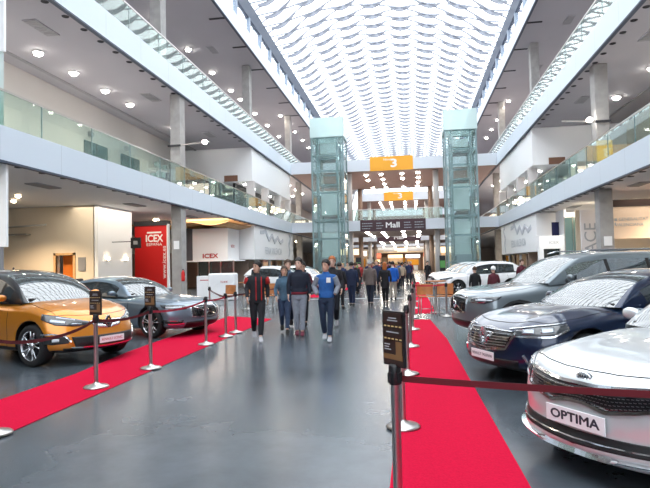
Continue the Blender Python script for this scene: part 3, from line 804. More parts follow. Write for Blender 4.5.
# right side portal, glass panel, ACE panel, cream wall
t = thing('stand_portal', 'white portal frame of a stand in front of the right logo wall', 'exhibition stand', (9.1, 38, 0))
MB().bx(-.83, .82, 0, .5, 2.35, 3.2).bx(-.83, -.55, 0, .5, 0, 2.35).bx(.5, .82, 0, .5, 0, 2.35).build('frame', M['white'], t)
MB().bx(-.55, .5, .3, .34, 0, 2.35).build('glass', M['darkglass'], t)
text('ICEX', .24, (.1, -.01, 2.75), FACE_CAM, M['grey_ink'], 'lettering', t, sx=1.2)
tag(MB().bx(9.85, 10.0, 37.9, 40, 0, 4.9).build('partition', M['white']), 'narrow white upright panel beside the white portal', 'partition')
tag(MB().bx(9.4, 10.05, 39.2, 39.3, 3.15, 4.15).build('hanging_screen', M['navy']), 'dark navy hanging screen above the white portal', 'screen')
t = thing('glass_partition', 'green glass partition left of the white panel lettered ACE', 'partition', (9.85, 36, 0))
for k in range(2):
    MB().bx(-.48 + k * .48, -.02 + k * .48, -.02, .02, 0, 4.2).build('pane', glass_mat('green_pane', (.35, .52, .5), .35), t)
MB().bx(-.5, -.46, -.04, .04, 0, 4.25).bx(-.02, .02, -.04, .04, 0, 4.25).bx(.44, .48, -.04, .04, 0, 4.25).build('frame', M['steel'], t)
t = thing('lettered_panel', 'white upright panel with big grey letters ACE reading upwards', 'exhibition wall', (9.95, 33, 0))
MB().bx(-.5, .75, 0, .12, 0, 4.4).build('panel', mat('offwhite', (.82, .80, .80), .6), t)
text('SPACE', .92, (.02, -.02, 2.35), (PI / 2, -PI / 2, 0), M['grey_ink'], 'lettering', t, bold=.02)
t = thing('cream_wall', 'cream fascia wall with a small grey logo on the right ground floor', 'exhibition wall', (12.9, 30.2, 0))
MB().bx(-2.95, 6, 0, .15, 2.62, 4.25).build('fascia', mat('peach_panel', (.82, .66, .52), .7), t)
MB().bx(-3.0, 6, -.05, .3, 4.25, 4.6).build('header', mat('dark_brown_header', (.04, .022, .02), .6), t)
text('GENERALITAT', .22, (-1.72, -.01, 3.60), FACE_CAM, M['grey_ink'], 'lettering_top', t, align='CENTER')
text('VALENCIANA', .22, (-1.92, -.01, 3.32), FACE_CAM, M['grey_ink'], 'lettering_bottom', t, align='CENTER')
MB().bx(-2.8, -2.66, -.012, 0, 3.2, 3.7).bx(-2.62, -2.55, -.012, 0, 3.3, 3.45).bx(-2.62, -2.5, -.012, 0, 3.52, 3.66).build('emblem', M['grey_ink'], t)
MB().bx(-2.95, -2.75, 0, .15, 0, 2.62).bx(-.4, -.1, 0, .15, 0, 2.62).bx(3.4, 3.6, 0, .15, 0, 2.62).build('uprights', M['brown'], t)
MB().bx(-2.75, 3.4, .5, .54, 0, 1.7).build('bar_back', M['brown'], t)
MB().bx(-2.9, 3.6, -.3, .1, 1.15, 1.22).build('shelf', M['wood'], t)
struct('wall_right', MB().bx(8.9, 26, 44.5, 44.7, 0, 2.9), M['brown'])
struct('wall_right', MB().bx(9.9, 26, 35.5, 35.7, 0, 4.6), M['warmwall'])

# ================================================================== CARPETS
def carpet(pts, label):
    tag(MB().prism(pts, 'xy', (0, 0, .001), .008).build('red_carpet', M['carpet']), label, 'carpet')
carpet([(-.21, .3), (.84, .3), (.76, 7), (.70, 12), (.48, 16.1), (.0, 16.1), (-.17, 11)], 'bright red carpet strip in front of the right row of cars')
carpet([(.05, 18), (.75, 18), (.6, 48), (.0, 48)], 'red carpet strip beyond the wooden chairs, right of the walkway')
carpet([(-5.05, 1), (-4.0, 1), (-4.02, 5), (-4.12, 9), (-4.22, 14), (-4.25, 16.6), (-5.95, 17.6), (-5.5, 10.2), (-5.2, 8)], 'bright red carpet strip in front of the left row of cars')
carpet([(-5.4, 27.5), (-4.1, 27.5), (-4.1, 48), (-5.3, 48)], 'far red carpet strip by the white cars on the left')

# ================================================================== STANCHIONS
def make_post(sign):
    t = thing('stanchion', '', 'stanchion')
    MB().lathe([(.001, 0), (.165, 0), (.17, .012), (.15, .028), (.06, .045), (.032, .07), (.03, .08)], n=28).build('base', M['steel'], t)
    MB().lathe([(.028, .06), (.028, .88), (.03, .885)], n=18).build('pole', M['steel'], t)
    h_ = MB().lathe([(.03, .875), (.038, .88), (.038, .985), (.033, .995), (.001, 1.0)], n=18).bx(-.014, .014, -.046, .046, .89, .95).bx(-.046, .046, -.014, .014, .89, .95)
    h_.build('belt_head', M['black'], t)
    if sign:
        MB().tube([(0, 0, .99), (0, 0, 1.06)], .008).build('sign_stem', M['black'], t)
        s_ = MB().bx(-.105, .105, -.008, .008, .985, 1.315).build('sign_frame', M['black'], t)
        a = mat('poster_dark', (.03, .018, .015), .35); g_ = mat('poster_gold', (.22, .12, .05), .4)
        MB().bx(-.095, .095, -.0105, -.0085, 1.06, 1.37).build('poster', a, s_).location = (0, 0, -.065)
        MB().bx(-.095, .095, -.012, -.0105, 1.09, 1.12).bx(.03, .09, -.012, -.0105, 1.12, 1.20).build('gold_band', g_, s_).location = (0, 0, -.065)
        dsh = MB()
        for z in (1.285, 1.21):
            for k in range(5): dsh.bx(-.085 + k * .038, -.063 + k * .038, -.012, -.0105, z, z + .007)
        dsh.build('dashes', mat('poster_yellow', (.7, .5, .2), .5), s_).location = (0, 0, -.065)
        ln = MB()
        for z, a0, a1 in ((1.335, -.04, .04), (1.32, -.05, .05), (1.25, -.06, .06), (1.175, -.085, -.03), (1.16, -.085, -.04), (1.145, -.085, -.02)):
            ln.bx(a0, a1, -.012, -.0105, z, z + .006)
        ln.build('print_lines', M['grey_ink'], s_).location = (0, 0, -.065)
    return t
pp = make_post(False); ps_ = make_post(True)
used = {'p': False, 's': False}
def post(x, y, rz, label, sign=False):
    src = ps_ if sign else pp; k = 's' if sign else 'p'
    if not used[k]: used[k] = True; o = src
    else: o = copy_tree(src)
    o.location = (x, y, .0092); o.rotation_euler = (0, 0, rz); o['label'] = label; return o
R_ = [(-.115, 3.40), (-.12, 5.56), (-.09, 8.18), (-.05, 10.89), (0, 13.65), (.05, 16.62), (.1, 20), (.1, 23.5), (.1, 27), (.1, 31), (.1, 35)]
onr = ['nearest', 'second', 'third', 'fourth', 'fifth', 'sixth', 'seventh', 'eighth', 'ninth', 'tenth', 'eleventh']
for i, (x, y) in enumerate(R_):
    post(x, y, math.radians(-52) if i == 0 else 0, f'steel belt stanchion, {onr[i]} of the right-hand row' + (', carrying a dark poster' if i == 0 else ''), sign=(i == 0))
L_ = [(-4.12, 5.0), (-4.3, 7.1), (-4.19, 8.49), (-4.27, 11.15), (-4.28, 12.43), (-4.28, 13.17)]
for i, (x, y) in enumerate(L_):
    post(x, y, math.radians(-14) if i in (1, 2) else 0, 'steel belt stanchion, ' + ['nearest to the camera, left of the frame', 'nearest in view on the left, with a dark poster', 'second in view on the left, with a dark poster', 'in front of the grey saloon nose, left row', 'just past the grey saloon nose, left row', 'last of the left row beside the walkway'][i], sign=(i in (1, 2)))
E_ = [(2.3, 2.9, 'steel belt stanchion to the right of the silver car'), (-6.3, 16.8, 'steel belt stanchion behind the grey saloon'), (1.0, 16.9, 'steel belt stanchion at the end of the near right carpet by the chairs'), (-4.35, 19.5, 'steel belt stanchion beyond the grey saloon by the low chairs')]
for x, y, lb in E_: post(x, y, 0, lb)
def belt(a, b, m_, label, sag=.03, z=.92, zb=None):
    zb = zb or z
    pts = []; n = 8
    for k in range(n + 1):
        t_ = k / n; pts.append(Vector((lerp(a[0], b[0], t_), lerp(a[1], b[1], t_), lerp(z, zb, t_) - sag * 4 * t_ * (1 - t_))))
    d = (pts[-1] - pts[0]).normalized(); pts[0] += d * .045; pts[-1] -= d * .045
    side = Vector((-d.y, d.x, 0)) * .002
    vs = []
    for p_ in pts:
        vs += [p_ + side + Vector((0, 0, .019)), p_ - side + Vector((0, 0, .019)), p_ - side - Vector((0, 0, .019)), p_ + side - Vector((0, 0, .019))]
    o = MB().rings([vs[i*4:i*4+4] for i in range(n + 1)], smooth=False).build('barrier_belt', m_)
    tag(o, label, 'belt')
belt((-.115, 3.4), (2.3, 2.9), M['belt'], 'dark maroon belt crossing in front of the silver car', .015)
for i in range(len(R_) - 1):
    belt(R_[i], R_[i + 1], M['belt'], f'dark belt of the right row between its {onr[i]} and {onr[i+1]} stanchions', .02)
belt(L_[0], L_[1], M['belt'], 'dark maroon belt in front of the orange car', .10)
belt(L_[1], L_[2], M['belt'], 'maroon belt from the orange car to the grey saloon', .05)
belt(L_[2], L_[3], M['belt_red'], 'bright red belt in front of the grey saloon', .06)
belt(L_[3], L_[4], M['belt_red'], 'short red belt past the grey saloon nose', .02)
belt(L_[4], L_[5], M['belt'], 'short dark belt at the end of the left row', .01)
belt(L_[4], (-6.3, 16.8), M['belt'], 'dark belt running back behind the grey saloon', .03)
belt(L_[5], (-4.35, 19.5), M['belt'], 'dark belt by the low chairs on the left', .03)
belt(R_[5], (1.0, 16.9), M['belt_red'], 'dark red belt in front of the wooden chairs', .02, z=.95)
# ================================================================== CARS
def paint(name, col, metal=.55, rough=.32, flake=True):
    return mat('paint_' + name, col, rough, metal=metal, coat=1.0)
M['car_glass'] = glass_mat('car_glass', (.30, .36, .36), .80, rough=.01, fres=2.6, refl=1.2)
M['car_glass_dark'] = glass_mat('car_side_glass', (.10, .12, .13), .70, rough=.01, fres=1.6, refl=1.0)
M['tyre'] = mat('tyre_rubber', (.012, .012, .013), .8)
M['rim'] = mat('alloy_rim', (.62, .63, .65), .22, metal=1.0)
M['rim_dark'] = mat('alloy_dark', (.03, .03, .035), .25, metal=.6)
M['seam'] = mat('panel_gap', (.006, .006, .007), .8)
M['trimblack'] = mat('black_trim', (.012, .012, .013), .45)
M['lens'] = mat('headlamp_lens', (.045, .05, .055), .06, coat=1.0)
M['lens_clear'] = mat('headlamp_reflector', (.30, .33, .36), .15, metal=.8)
M['led'] = mat('led_strip', (.55, .60, .64), .2, coat=.5)
M['seat'] = mat('car_seat', (.05, .047, .045), .8)
M['seat_light'] = mat('car_seat_light', (.30, .27, .24), .8)
M['plate'] = mat('number_plate', (.85, .85, .86), .4)
M['plate_ink'] = mat('plate_ink', (.03, .035, .05), .5)
M['red_lens'] = mat('tail_lamp', (.4, .01, .01), .2, coat=1)

def clampf(x, a, b): return a if x < a else b if x > b else x

def body_mesh(P):
    """painted lower body: a rounded box bent by the car's own tables"""
    L, W = P['L'], P['W']; HB = 1.0
    ss = [0, .03, .07, .12, .18, .25, .33, .42, .52]; s = .64
    while s < L - .6: ss.append(s); s += .12
    ss += [L - .52, L - .4, L - .28, L - .18, L - .1, L - .04, L]
    js = [-1, -.97, -.92, -.86, -.78, -.7, -.6, -.5, -.4, -.3, -.2, -.1, 0]; js += [-j for j in js[-2::-1]]
    ks = [0, .03, .08, .14, .2, .28, .36, .44, .52, .6, .68, .75, .82, .88, .93, .97, 1]
    rs, ry, rz = P.get('rs', .34), .34, .13
    def pos(s, v, w):
        p = [s - L / 2, v * W, (w - .5) * HB]; d = [L / 2, W, HB / 2]; r = [rs, ry, rz]
        core = [clampf(p[i], -(d[i] - r[i]), d[i] - r[i]) for i in range(3)]
        q = [(p[i] - core[i]) / r[i] for i in range(3)]
        n = math.sqrt(sum(a * a for a in q))
        if n > 1e-9:
            p = [core[i] + q[i] / n * r[i] for i in range(3)]
        s, y, w = p[0] + L / 2, p[1], p[2] / HB + .5
        v = y / W
        ff = clampf(1 - s / 1.15, 0, 1) ** 1.5; fr = clampf(1 - (L - s) / 1.1, 0, 1) ** 1.5
        s2 = s + (P['bow'] * abs(v) ** 2.4 + interp(P['rake'], w)) * ff - (.16 * abs(v) ** 2.4 + interp(P.get('rrake', [(0, .06), (.5, 0), (1, .12)]), w)) * fr
        zt = smooth_interp(P['top'], s2)
        zt -= P.get('crown', .05) * abs(v) ** 2.2 * (1 - .0 * ff)
        zt += P.get('ridge', .012) * math.exp(-((abs(v) - .62) / .10) ** 2) * clampf((P['wb'] + .2 - s) / .6, 0, 1)
        zb = P['z0'] + .03 * ff + .10 * fr
        z = zb + w * (zt - zb)
        sp = interp([(0, .93), (.08, .965), (.2, .985), (.32, .982), (.5, 1.0), (.66, 1.0), (.76, .982), (.88, .965), (1, .93)], w)
        y = y * sp * interp(P.get('plan', [(0, .97), (.6, .99), (1.0, 1), (L - 1, 1), (L, .95)]), s2)
        return (-s2, y, z)
    idx = {}; vs = []
    def vid(i, j, k):
        key = (i, j, k)
        if key not in idx: idx[key] = len(vs); vs.append(pos(ss[i], js[j], ks[k]))
        return idx[key]
    fs = []; ni, nj, nk = len(ss) - 1, len(js) - 1, len(ks) - 1
    for j in range(nj):
        for k in range(nk):
            fs.append((vid(0, j, k), vid(0, j+1, k), vid(0, j+1, k+1), vid(0, j, k+1)))
            fs.append((vid(ni, j, k), vid(ni, j, k+1), vid(ni, j+1, k+1), vid(ni, j+1, k)))
    for i in range(ni):
        for k in range(nk):
            fs.append((vid(i, 0, k), vid(i, 0, k+1), vid(i+1, 0, k+1), vid(i+1, 0, k)))
            fs.append((vid(i, nj, k), vid(i+1, nj, k), vid(i+1, nj, k+1), vid(i, nj, k+1)))
        for j in range(nj):
            fs.append((vid(i, j, 0), vid(i+1, j, 0), vid(i+1, j+1, 0), vid(i, j+1, 0)))
            fs.append((vid(i, j, nk), vid(i, j+1, nk), vid(i+1, j+1, nk), vid(i+1, j, nk)))
    return vs, fs

def cabin(P):
    """greenhouse grid: returns vertex grid and a class for every face"""
    wb, wt, rt, rb = P['wb'], P['wt'], P['rt'], P['rb']; W = P['W']; L = P['L']
    Wb, Wt = W * P.get('wbelt', .90), W * P.get('wroof', .66)
    zr = P['zr']
    st = sorted(set([wb, wb + .03] + [lerp(wb, wt, k / 8) for k in range(9)] + [lerp(wt, rt, k / 10) for k in range(11)] + [lerp(rt, rb, k / 6) for k in range(7)] + list(P['pill'])))
    st = [x for x in st if wb <= x <= rb]
    prof = [(wb, P['zcowl'])] + P['roofline'] + [(rb, P['zrear'])]
    grid = []; NT = 10
    for s in st:
        zc = smooth_interp(prof, s)
        zb_ = smooth_interp(P['top'], s) - P.get('crown', .05) * .72 - .02
        hfrac = clampf((zc - zb_) / (zr - zb_), 0, 1)
        drop = .075 * hfrac
        ze = max(zc - drop, zb_ + .004)
        def yat(z, s=s):
            t = clampf((z - zb_) / (zr - .07 - zb_), 0, 1)
            nar = interp([(wb, 1 - P.get('tapf', .04)), (wb + .8, 1), (rt, 1), (rb, .90)], s)
            return lerp(Wb, Wt, t ** 1.25) * nar
        ring = []
        ye = yat(ze)
        hs = [0, .07, .3, .6, .86, 1.0]
        side = [(yat(lerp(zb_, ze, h)), lerp(zb_, ze, h)) for h in hs]
        top = []
        cs = min(.075, ye * .4)
        top.append((ye - cs, ze + drop * .32))
        for k in range(1, NT // 2 + 1):
            y = (ye - cs) * (1 - k / (NT / 2)); f = 1 - (y / ye) ** 2
            top.append((y, ze + drop * (.32 + .68 * f)))
        half = side + top
        full = half + [(-y, z) for y, z in reversed(half[:-1])]
        bwf = P.get('bw', .22) * clampf((rt - s) / (rt - wb), 0, 1) ** 1.5
        bwr = .14 * clampf((s - wt) / (rb - wt), 0, 1) ** 2
        for y, z in full:
            t = (abs(y) / Wb) ** 2
            ring.append((-(s + bwf * t - bwr * t), y, z))
        grid.append(ring)
    return st, grid, 6  # six side points each side

def make_car(P, name='car'):
    t = thing(name, P['label'], 'car')
    W, L = P['W'], P['L']; PA = P['paint']
    # ---- body with wheel arches
    vs, fs = body_mesh(P)
    mb = MB().add(vs, fs, True)
    me = mb.mesh('car_body')
    tmp = bpy.data.objects.new('tmp', me); link(tmp)
    cut = MB(); ra = P['rw'] + .055
    for s_ in (P['fw'], P['fw'] + P['wbase']):
        for sg in (-1, 1):
            cut.lathe([(ra, -.17), (ra, .25)], (-s_, sg * (W - .06), P['rw'] + .015), 40, 'y', caps=True)
    cme = cut.mesh('cut'); co = bpy.data.objects.new('cut', cme); link(co)
    md = tmp.modifiers.new('b', 'BOOLEAN'); md.object = co; md.operation = 'DIFFERENCE'; md.solver = 'EXACT'
    bpy.context.view_layer.update()
    dg = bpy.context.evaluated_depsgraph_get()
    bm2 = bpy.data.meshes.new_from_object(tmp.evaluated_get(dg)); bm2.name = 'body'
    bpy.data.objects.remove(tmp); bpy.data.objects.remove(co)
    bm2.materials.clear(); bm2.materials.append(PA); bm2.materials.append(M['trimblack'])
    for p in bm2.polygons:
        c_ = p.center; p.use_smooth = True
        dark = False
        for s_ in (P['fw'], P['fw'] + P['wbase']):
            d = math.hypot(c_.x + s_, c_.z - P['rw'] - .015)
            if d < ra + .004 and abs(c_.y) < W - .012 and (d > ra - .02) and abs(p.normal.y) < .5: dark = True; p.use_smooth = False
            if d < ra - .01 and abs(c_.y) < W - .15: dark = True; p.use_smooth = False
        if c_.z < P['z0'] + P.get('clad', .05): dark = True
        p.material_index = 1 if dark else 0
    body = bpy.data.objects.new('body', bm2); link(body); body.parent = t
    bvh = BVHTree.FromPolygons([Vector(v) for v in vs], fs)
    # ---- cabin
    st, grid, ns = cabin(P); nring = len(grid[0])
    cls = {k: MB() for k in ('roof', 'windscreen', 'side_window', 'side_window2', 'rear_window', 'pillars')}
    pillars = P['pill']  # s-pairs: (a0,a1) glass start, b pillar start/end, c etc
    glass_iv = [(pillars[i], pillars[i + 1]) for i in range(0, len(pillars) - 1, 2)]
    vall = [v for r in grid for v in r]
    groups = {}
    for i in range(len(st) - 1):
        sm = (st[i] + st[i + 1]) / 2
        for j in range(nring - 1):
            jj = min(j, nring - 2 - j)
            if jj < ns - 1:
                key = 'pillars_black' if jj == 0 else 'pillars'
                if 1 <= jj < ns - 2:
                    for q, (a, b) in enumerate(glass_iv):
                        if a < sm < b: key = ('left' if j < nring // 2 else 'right', q)
                    if key == 'pillars' and pillars[0] < sm < pillars[-1]: key = 'pillars_black'
                if jj == ns - 2 and sm < P['rb']: key = 'pillars'
            elif jj == ns - 1: key = 'pillars'
            else:
                if sm < P['wt']: key = 'windscreen'
                elif sm > P['rt']: key = 'rear_window'
                else: key = 'roof'
            groups.setdefault(key, []).append((i * nring + j, i * nring + j + 1, (i + 1) * nring + j + 1, (i + 1) * nring + j))
    for key, fl in groups.items():
        used_ = sorted(set(i for f in fl for i in f)); mp = {u: k for k, u in enumerate(used_)}
        mb = MB().add([vall[u] for u in used_], [tuple(mp[i] for i in f) for f in fl], True)
        if isinstance(key, tuple):
            mb.build('side_window', M['car_glass_dark'] if P.get('darkside', True) else M['car_glass'], t)
        elif key == 'windscreen': mb.build('windscreen', M['car_glass'], t)
        elif key == 'rear_window': mb.build('rear_window', M['car_glass_dark'], t)
        elif key == 'roof': mb.build('roof', P.get('roofpaint', PA), t)
        elif key == 'pillars': mb.build('pillars', P.get('pillarpaint', PA), t)
        else: mb.build('window_trim', M['trimblack'], t)
    # closed dark rear cap under the rear glass is the body's own deck
    # ---- conforming helpers
    def f_front(a, b):
        ph = math.radians(a); d = Vector((math.cos(ph), math.sin(ph), 0))
        return Vector((-1.1, 0, b)) + d * 3, -d
    def f_side(sg):
        return lambda a, b: (Vector((-a, sg * 3, b)), Vector((0, -sg, 0)))
    def f_top(a, b): return Vector((-a, b, 3)), Vector((0, 0, -1))
    def hit(fn, a, b):
        o_, d_ = fn(a, b); h = bvh.ray_cast(o_, d_)
        if h[0] is None: return None
        n = h[1]
        if n.dot(d_) > 0: n = -n
        return h[0], n
    def resample(pts, n):
        if len(pts) == 1: return [pts[0]] * (n + 1)
        ls = [0]
        for a, b in zip(pts, pts[1:]): ls.append(ls[-1] + math.hypot((b[0]-a[0]) / 40, b[1]-a[1]) + 1e-9)
        out = []
        for k in range(n + 1):
            d = ls[-1] * k / n
            out.append((interp(list(zip(ls, [p[0] for p in pts])), d), interp(list(zip(ls, [p[1] for p in pts])), d)))
        return out
    def patch(fn, top, bot, name, m, off=.006, n=20, k=6, parent=None, thick=.02, puff=0.0):
        A, B = resample(top, n), resample(bot, n); vs_, ok = [], True; nr = []
        for r in range(k + 1):
            for c_ in range(n + 1):
                a = lerp(A[c_][0], B[c_][0], r / k); b = lerp(A[c_][1], B[c_][1], r / k)
                h = hit(fn, a, b)
                if h is None: h = (vs_[-1] if False else Vector((-.3, 0, b)), Vector((1, 0, 0)))
                e = off + puff * math.sin(PI * r / k) * math.sin(PI * c_ / n) ** .5
                vs_.append(h[0] + h[1] * e); nr.append(h[1])
        fs_ = []; w_ = n + 1
        for r in range(k):
            for c_ in range(n): fs_.append((r*w_ + c_, r*w_ + c_ + 1, (r+1)*w_ + c_ + 1, (r+1)*w_ + c_))
        border = list(range(n + 1)) + [r*w_ + n for r in range(1, k + 1)] + [k*w_ + c_ for c_ in range(n - 1, -1, -1)] + [r*w_ for r in range(k - 1, 0, -1)]
        base = len(vs_)
        for b in border: vs_.append(vs_[b] - nr[b] * thick)
        nb = len(border)
        for q in range(nb): fs_.append((border[q], border[(q+1) % nb], base + (q+1) % nb, base + q))
        return MB().add(vs_, fs_, True).build(name, m, parent or t)
    def ribbon(fn, pts, width, name, m, off=.002, n=None, mbx=None, thick=.006):
        pts = resample(pts, n or max(8, len(pts) * 5)); P3 = []
        for a, b in pts:
            h = hit(fn, a, b)
            if h: P3.append(h)
        vs_ = []
        for i, (p, nn) in enumerate(P3):
            tg = (P3[min(i+1, len(P3)-1)][0] - P3[max(i-1, 0)][0])
            if tg.length < 1e-6: tg = Vector((0, 0, 1))
            sd = tg.normalized().cross(nn).normalized() * (width / 2)
            vs_ += [p + sd + nn * off, p - sd + nn * off, p - sd - nn * thick, p + sd - nn * thick]
        mbx_ = mbx or MB(); mbx_.rings([vs_[i*4:i*4+4] for i in range(len(P3))], smooth=False)
        if mbx is None: return mbx_.build(name, m, t)
    K = dict(front=f_front, left=f_side(1), right=f_side(-1), top=f_top, hit=hit, patch=patch, ribbon=ribbon, t=t, P=P, bvh=bvh, body=body)
    # ---- interior
    inner = []
    a0, a1 = P['wb'] + .12, P['rb'] - .15
    patch(f_top, [(a0 + .2, W * .80), (a1, W * .72)], [(a0 + .2, -W * .80), (a1, -W * .72)], 'interior_floor', M['dark'], off=.004, n=16, k=8)
    zb = smooth_interp(P['top'], P['wb'] + .8)
    for row, srow in enumerate(P.get('seats', (P['wt'] + .55, P['wt'] + 1.45))):
        for y in (-.38, .38):
            sb = MB()
            rr = []
            for z, wx, th in ((zb - .10, .24, .07), (zb + .05, .25, .075), (zb + .22 * P.get('seath', 1), .20, .06), (zb + .26 * P.get('seath', 1), .12, .04)):
                rr.append([(-srow - (z - zb) * .35 + th * math.cos(q * PI / 4), y + wx * (1 if math.sin(q * PI / 4) > .1 else -1 if math.sin(q * PI / 4) < -.1 else 0) * (1 if abs(math.cos(q * PI / 4)) < .9 else 0) + 0, z) for q in range(8)])
            sb.rings(rr); ss_ = sb.build('seat', M['seat'], t)
            MB().box((-srow - .12 * P.get('seath', 1), y, zb + .33 * P.get('seath', 1)), (.09, .26, .15)).build('headrest', M['seat'], ss_, bevel=.03)
    st_ = MB(); cx = -(P['wb'] + .75); ring = []
    st_.tube([(cx - .04 * math.sin(a), .38 + .18 * math.cos(a), zb + .05 + .17 * math.sin(a)) for a in [k * PI / 8 for k in range(17)]], .014, 6, caps=False)
    st_.box((cx + .02, .38, zb + .04), (.03, .3, .05)); st_.build('steering_wheel', M['black'], t)
    MB().box((-(P['wb'] + .42), 0, zb - .02), (.42, W * 1.5, .10)).build('dashboard', M['trimblack'], t, bevel=.03)
    MB().box((-(P['wt'] + .12), 0, P['zr'] - .13), (.03, .22, .07)).build('rear_view_mirror', M['black'], t)
    # ---- wheels
    for s_ in (P['fw'], P['fw'] + P['wbase']):
        for sg in (-1, 1):
            rw = P['rw']; wd = .235; yo = sg * (W - .015)
            tr = MB().lathe([(rw*.70, 0), (rw*.76, .012), (rw*.93, .004), (rw*.985, -.02), (rw, -.06), (rw, -wd + .06), (rw*.97, -wd + .01), (rw*.7, -wd)], (0, 0, 0), 40, 'y')
            o = tr.build('wheel', M['tyre'], t)
            rm = MB().lathe([(rw*.71, -.003), (rw*.735, .006), (rw*.70, .0), (rw*.67, -.03), (rw*.64, -.14), (rw*.66, -.2)], (0, 0, 0), 36, 'y')
            r1 = rm.build('rim_ring', M['rim'], o)
            MB().lathe([(.001, -.10), (rw*.5, -.10), (rw*.66, -.12)], (0, 0, 0), 30, 'y').build('brake_disc', M['rim_dark'], o)
            sp = MB(); n_sp = P.get('spokes', 5)
            for q in range(n_sp):
                a = 2 * PI * q / n_sp + .3
                for da in ((-.13, .13) if P.get('double', True) else (0,)):
                    tw = P.get('twist', 0.0)
                    p0 = (rw*.13*math.cos(a + da*.6), -.035, rw*.13*math.sin(a + da*.6)); p1 = (rw*.69*math.cos(a + da*1.6 + tw), -.012, rw*.69*math.sin(a + da*1.6 + tw))
                    sp.tube([p0, [(p0[i] + p1[i]) / 2 for i in range(3)], p1], [rw*.062, rw*.05, rw*.06], 6, flat=.55, up=(0, 1, 0))
            sp.lathe([(.001, .0), (rw*.11, -.002), (rw*.17, -.02), (rw*.17, -.06)], (0, 0, 0), 20, 'y')
            sp.build('spokes', P.get('rimmat', M['rim']), o)
            o.location = (-s_, yo, rw)
            o.rotation_euler = (0, 0, 0 if sg > 0 else PI)
    # ---- mirrors
    for sg in (-1, 1):
        sm_ = P.get('sm', P['wb'] + .52) + .08; zm = smooth_interp(P['top'], sm_) + P.get('dzm', .055)
        mr = []
        for d, a, b in ((-.09, .025, .02), (-.075, .055, .04), (-.02, .078, .06), (.04, .080, .062), (.08, .062, .045), (.095, .03, .025)):
            mr.append([(-sm_ + .02 + b * .9 * math.cos(q * PI / 6) + (.0), sg * (W * .97 + .08 + d), zm + a * .78 * math.sin(q * PI / 6)) for q in range(12)])
        mo = MB().rings(mr).build('door_mirror', P.get('mirrorpaint', PA), t)
        MB().bar((-sm_, sg * W * .88, zm - .07), (-sm_ + .02, sg * (W * .97 + .03), zm - .03), .03, .06).build('mirror_arm', M['trimblack'], mo)
        MB().box((-sm_ - .055, sg * (W * .97 + .085), zm), (.012, .17, .10)).build('mirror_glass', M['lens_clear'], mo)
    # ---- seams: bonnet, doors, arches, handles
    wbz = P['wb']
    hs = P.get('hoodfront', .20)
    mbx = MB()
    for sg in (-1, 1):
        ribbon(f_top, [(hs + .22, sg * W * .80), (hs + .6, sg * W * .84), (wbz + .1, sg * W * .80)], .008, '', None, mbx=mbx)
    ribbon(f_top, [(hs + .22, -W * .80), (hs + .07, -W * .55), (hs, -W * .25), (hs - .015, 0), (hs, W * .25), (hs + .07, W * .55), (hs + .22, W * .80)], .010, '', None, mbx=mbx, n=40)
    mbx.build('bonnet_gap', M['seam'], t)
    for sg, fn in ((1, f_side(1)), (-1, f_side(-1))):
        zt_ = lambda s: smooth_interp(P['top'], s) - .10
        d0, d1, d2 = P['doors']
        mbx = MB()
        for dd, kk in ((d0, .05), (d1, .0), (d2, -.12)):
            ribbon(fn, [(dd, zt_(dd)), (dd - kk * .3, .65), (dd + kk * .2, P['z0'] + .12)], .008, '', None, mbx=mbx)
        ribbon(fn, [(d0, P['z0'] + .12), (d2 - .02, P['z0'] + .12)], .008, '', None, mbx=mbx)
        mbx.build('door_gap', M['seam'], t)
        for dd in (d1 - .22, d2 - .20):
            z = zt_(dd) - .04; h = hit(fn, dd, z)
            if h: MB().box((h[0].x, h[0].y + sg * .018, z), (.20, .022, .028)).build('door_handle', P.get('handlepaint', PA), t, bevel=.008)
        if P.get('sidechrome'):
            ribbon(fn, [(d0 + .05, P['z0'] + .17), (d2 - .1, P['z0'] + .17)], .022, 'side_strip', M['chrome'], off=.008)
    return K

def plate(K, phi, z, txt, fat=0, w=.52, h=.11, ink=None, size=.09, y=0.0, off=.02, sx=1.0, tilt=0.0):
    hh = K['hit'](K['front'], phi, z); x = hh[0].x + off
    # keep the plate clear of the bumper over its whole width
    for a in (-.25, 0, .25):
        q = K['bvh'].ray_cast(Vector((2, y + a * w / .52, z)), Vector((-1, 0, 0)))
        if q[0] is not None: x = max(x, q[0].x + off)
    p = MB().box((x, y, z), (.012, w, h)).build('number_plate', M['plate'], K['t'], bevel=.003)
    MB().box((x - .03, y, z), (.06, w * .9, h * .8)).build('plate_holder', M['trimblack'], K['t'])
    o = text(txt, size, (x + .0075, y, z), FACE_XP, ink or M['plate_ink'], 'plate_lettering', p, extrude=.0008, sx=sx, fat=fat)
    return p

# ------------------------------------------------------------------ orange people carrier
P = dict(L=4.41, W=.925, z0=.20, rw=.355, fw=.92, wbase=2.73, bow=.42, rake=[(0, .06), (.25, 0), (.5, .03), (.8, .10), (1, .22)], rs=.3,
         top=[(0, .74), (.2, .84), (.6, .99), (1.05, 1.09), (1.6, 1.10), (3, 1.14), (4.1, 1.16), (4.41, 1.12)], wb=1.02, wt=1.98, rt=3.95, rb=4.36,
         zcowl=1.07, zr=1.655, zrear=1.14, roofline=[(1.3, 1.27), (1.65, 1.47), (1.98, 1.585), (2.5, 1.65), (3.2, 1.65), (3.95, 1.57)],
         pill=(1.42, 1.72, 1.80, 2.62, 2.70, 3.45, 3.55, 3.95), wbelt=.90, wroof=.66, bw=.30, doors=(1.55, 2.66, 3.7), hoodfront=.26,
         paint=paint('copper', (.66, .235, .018)), roofpaint=paint('gloss_black_roof', (.01, .01, .012), .1), label='metallic orange people carrier with black roof behind the left belt', sm=1.55, spokes=5, twist=.25, seats=(2.5, 3.4), clad=.10)
P['pillarpaint'] = P['roofpaint']
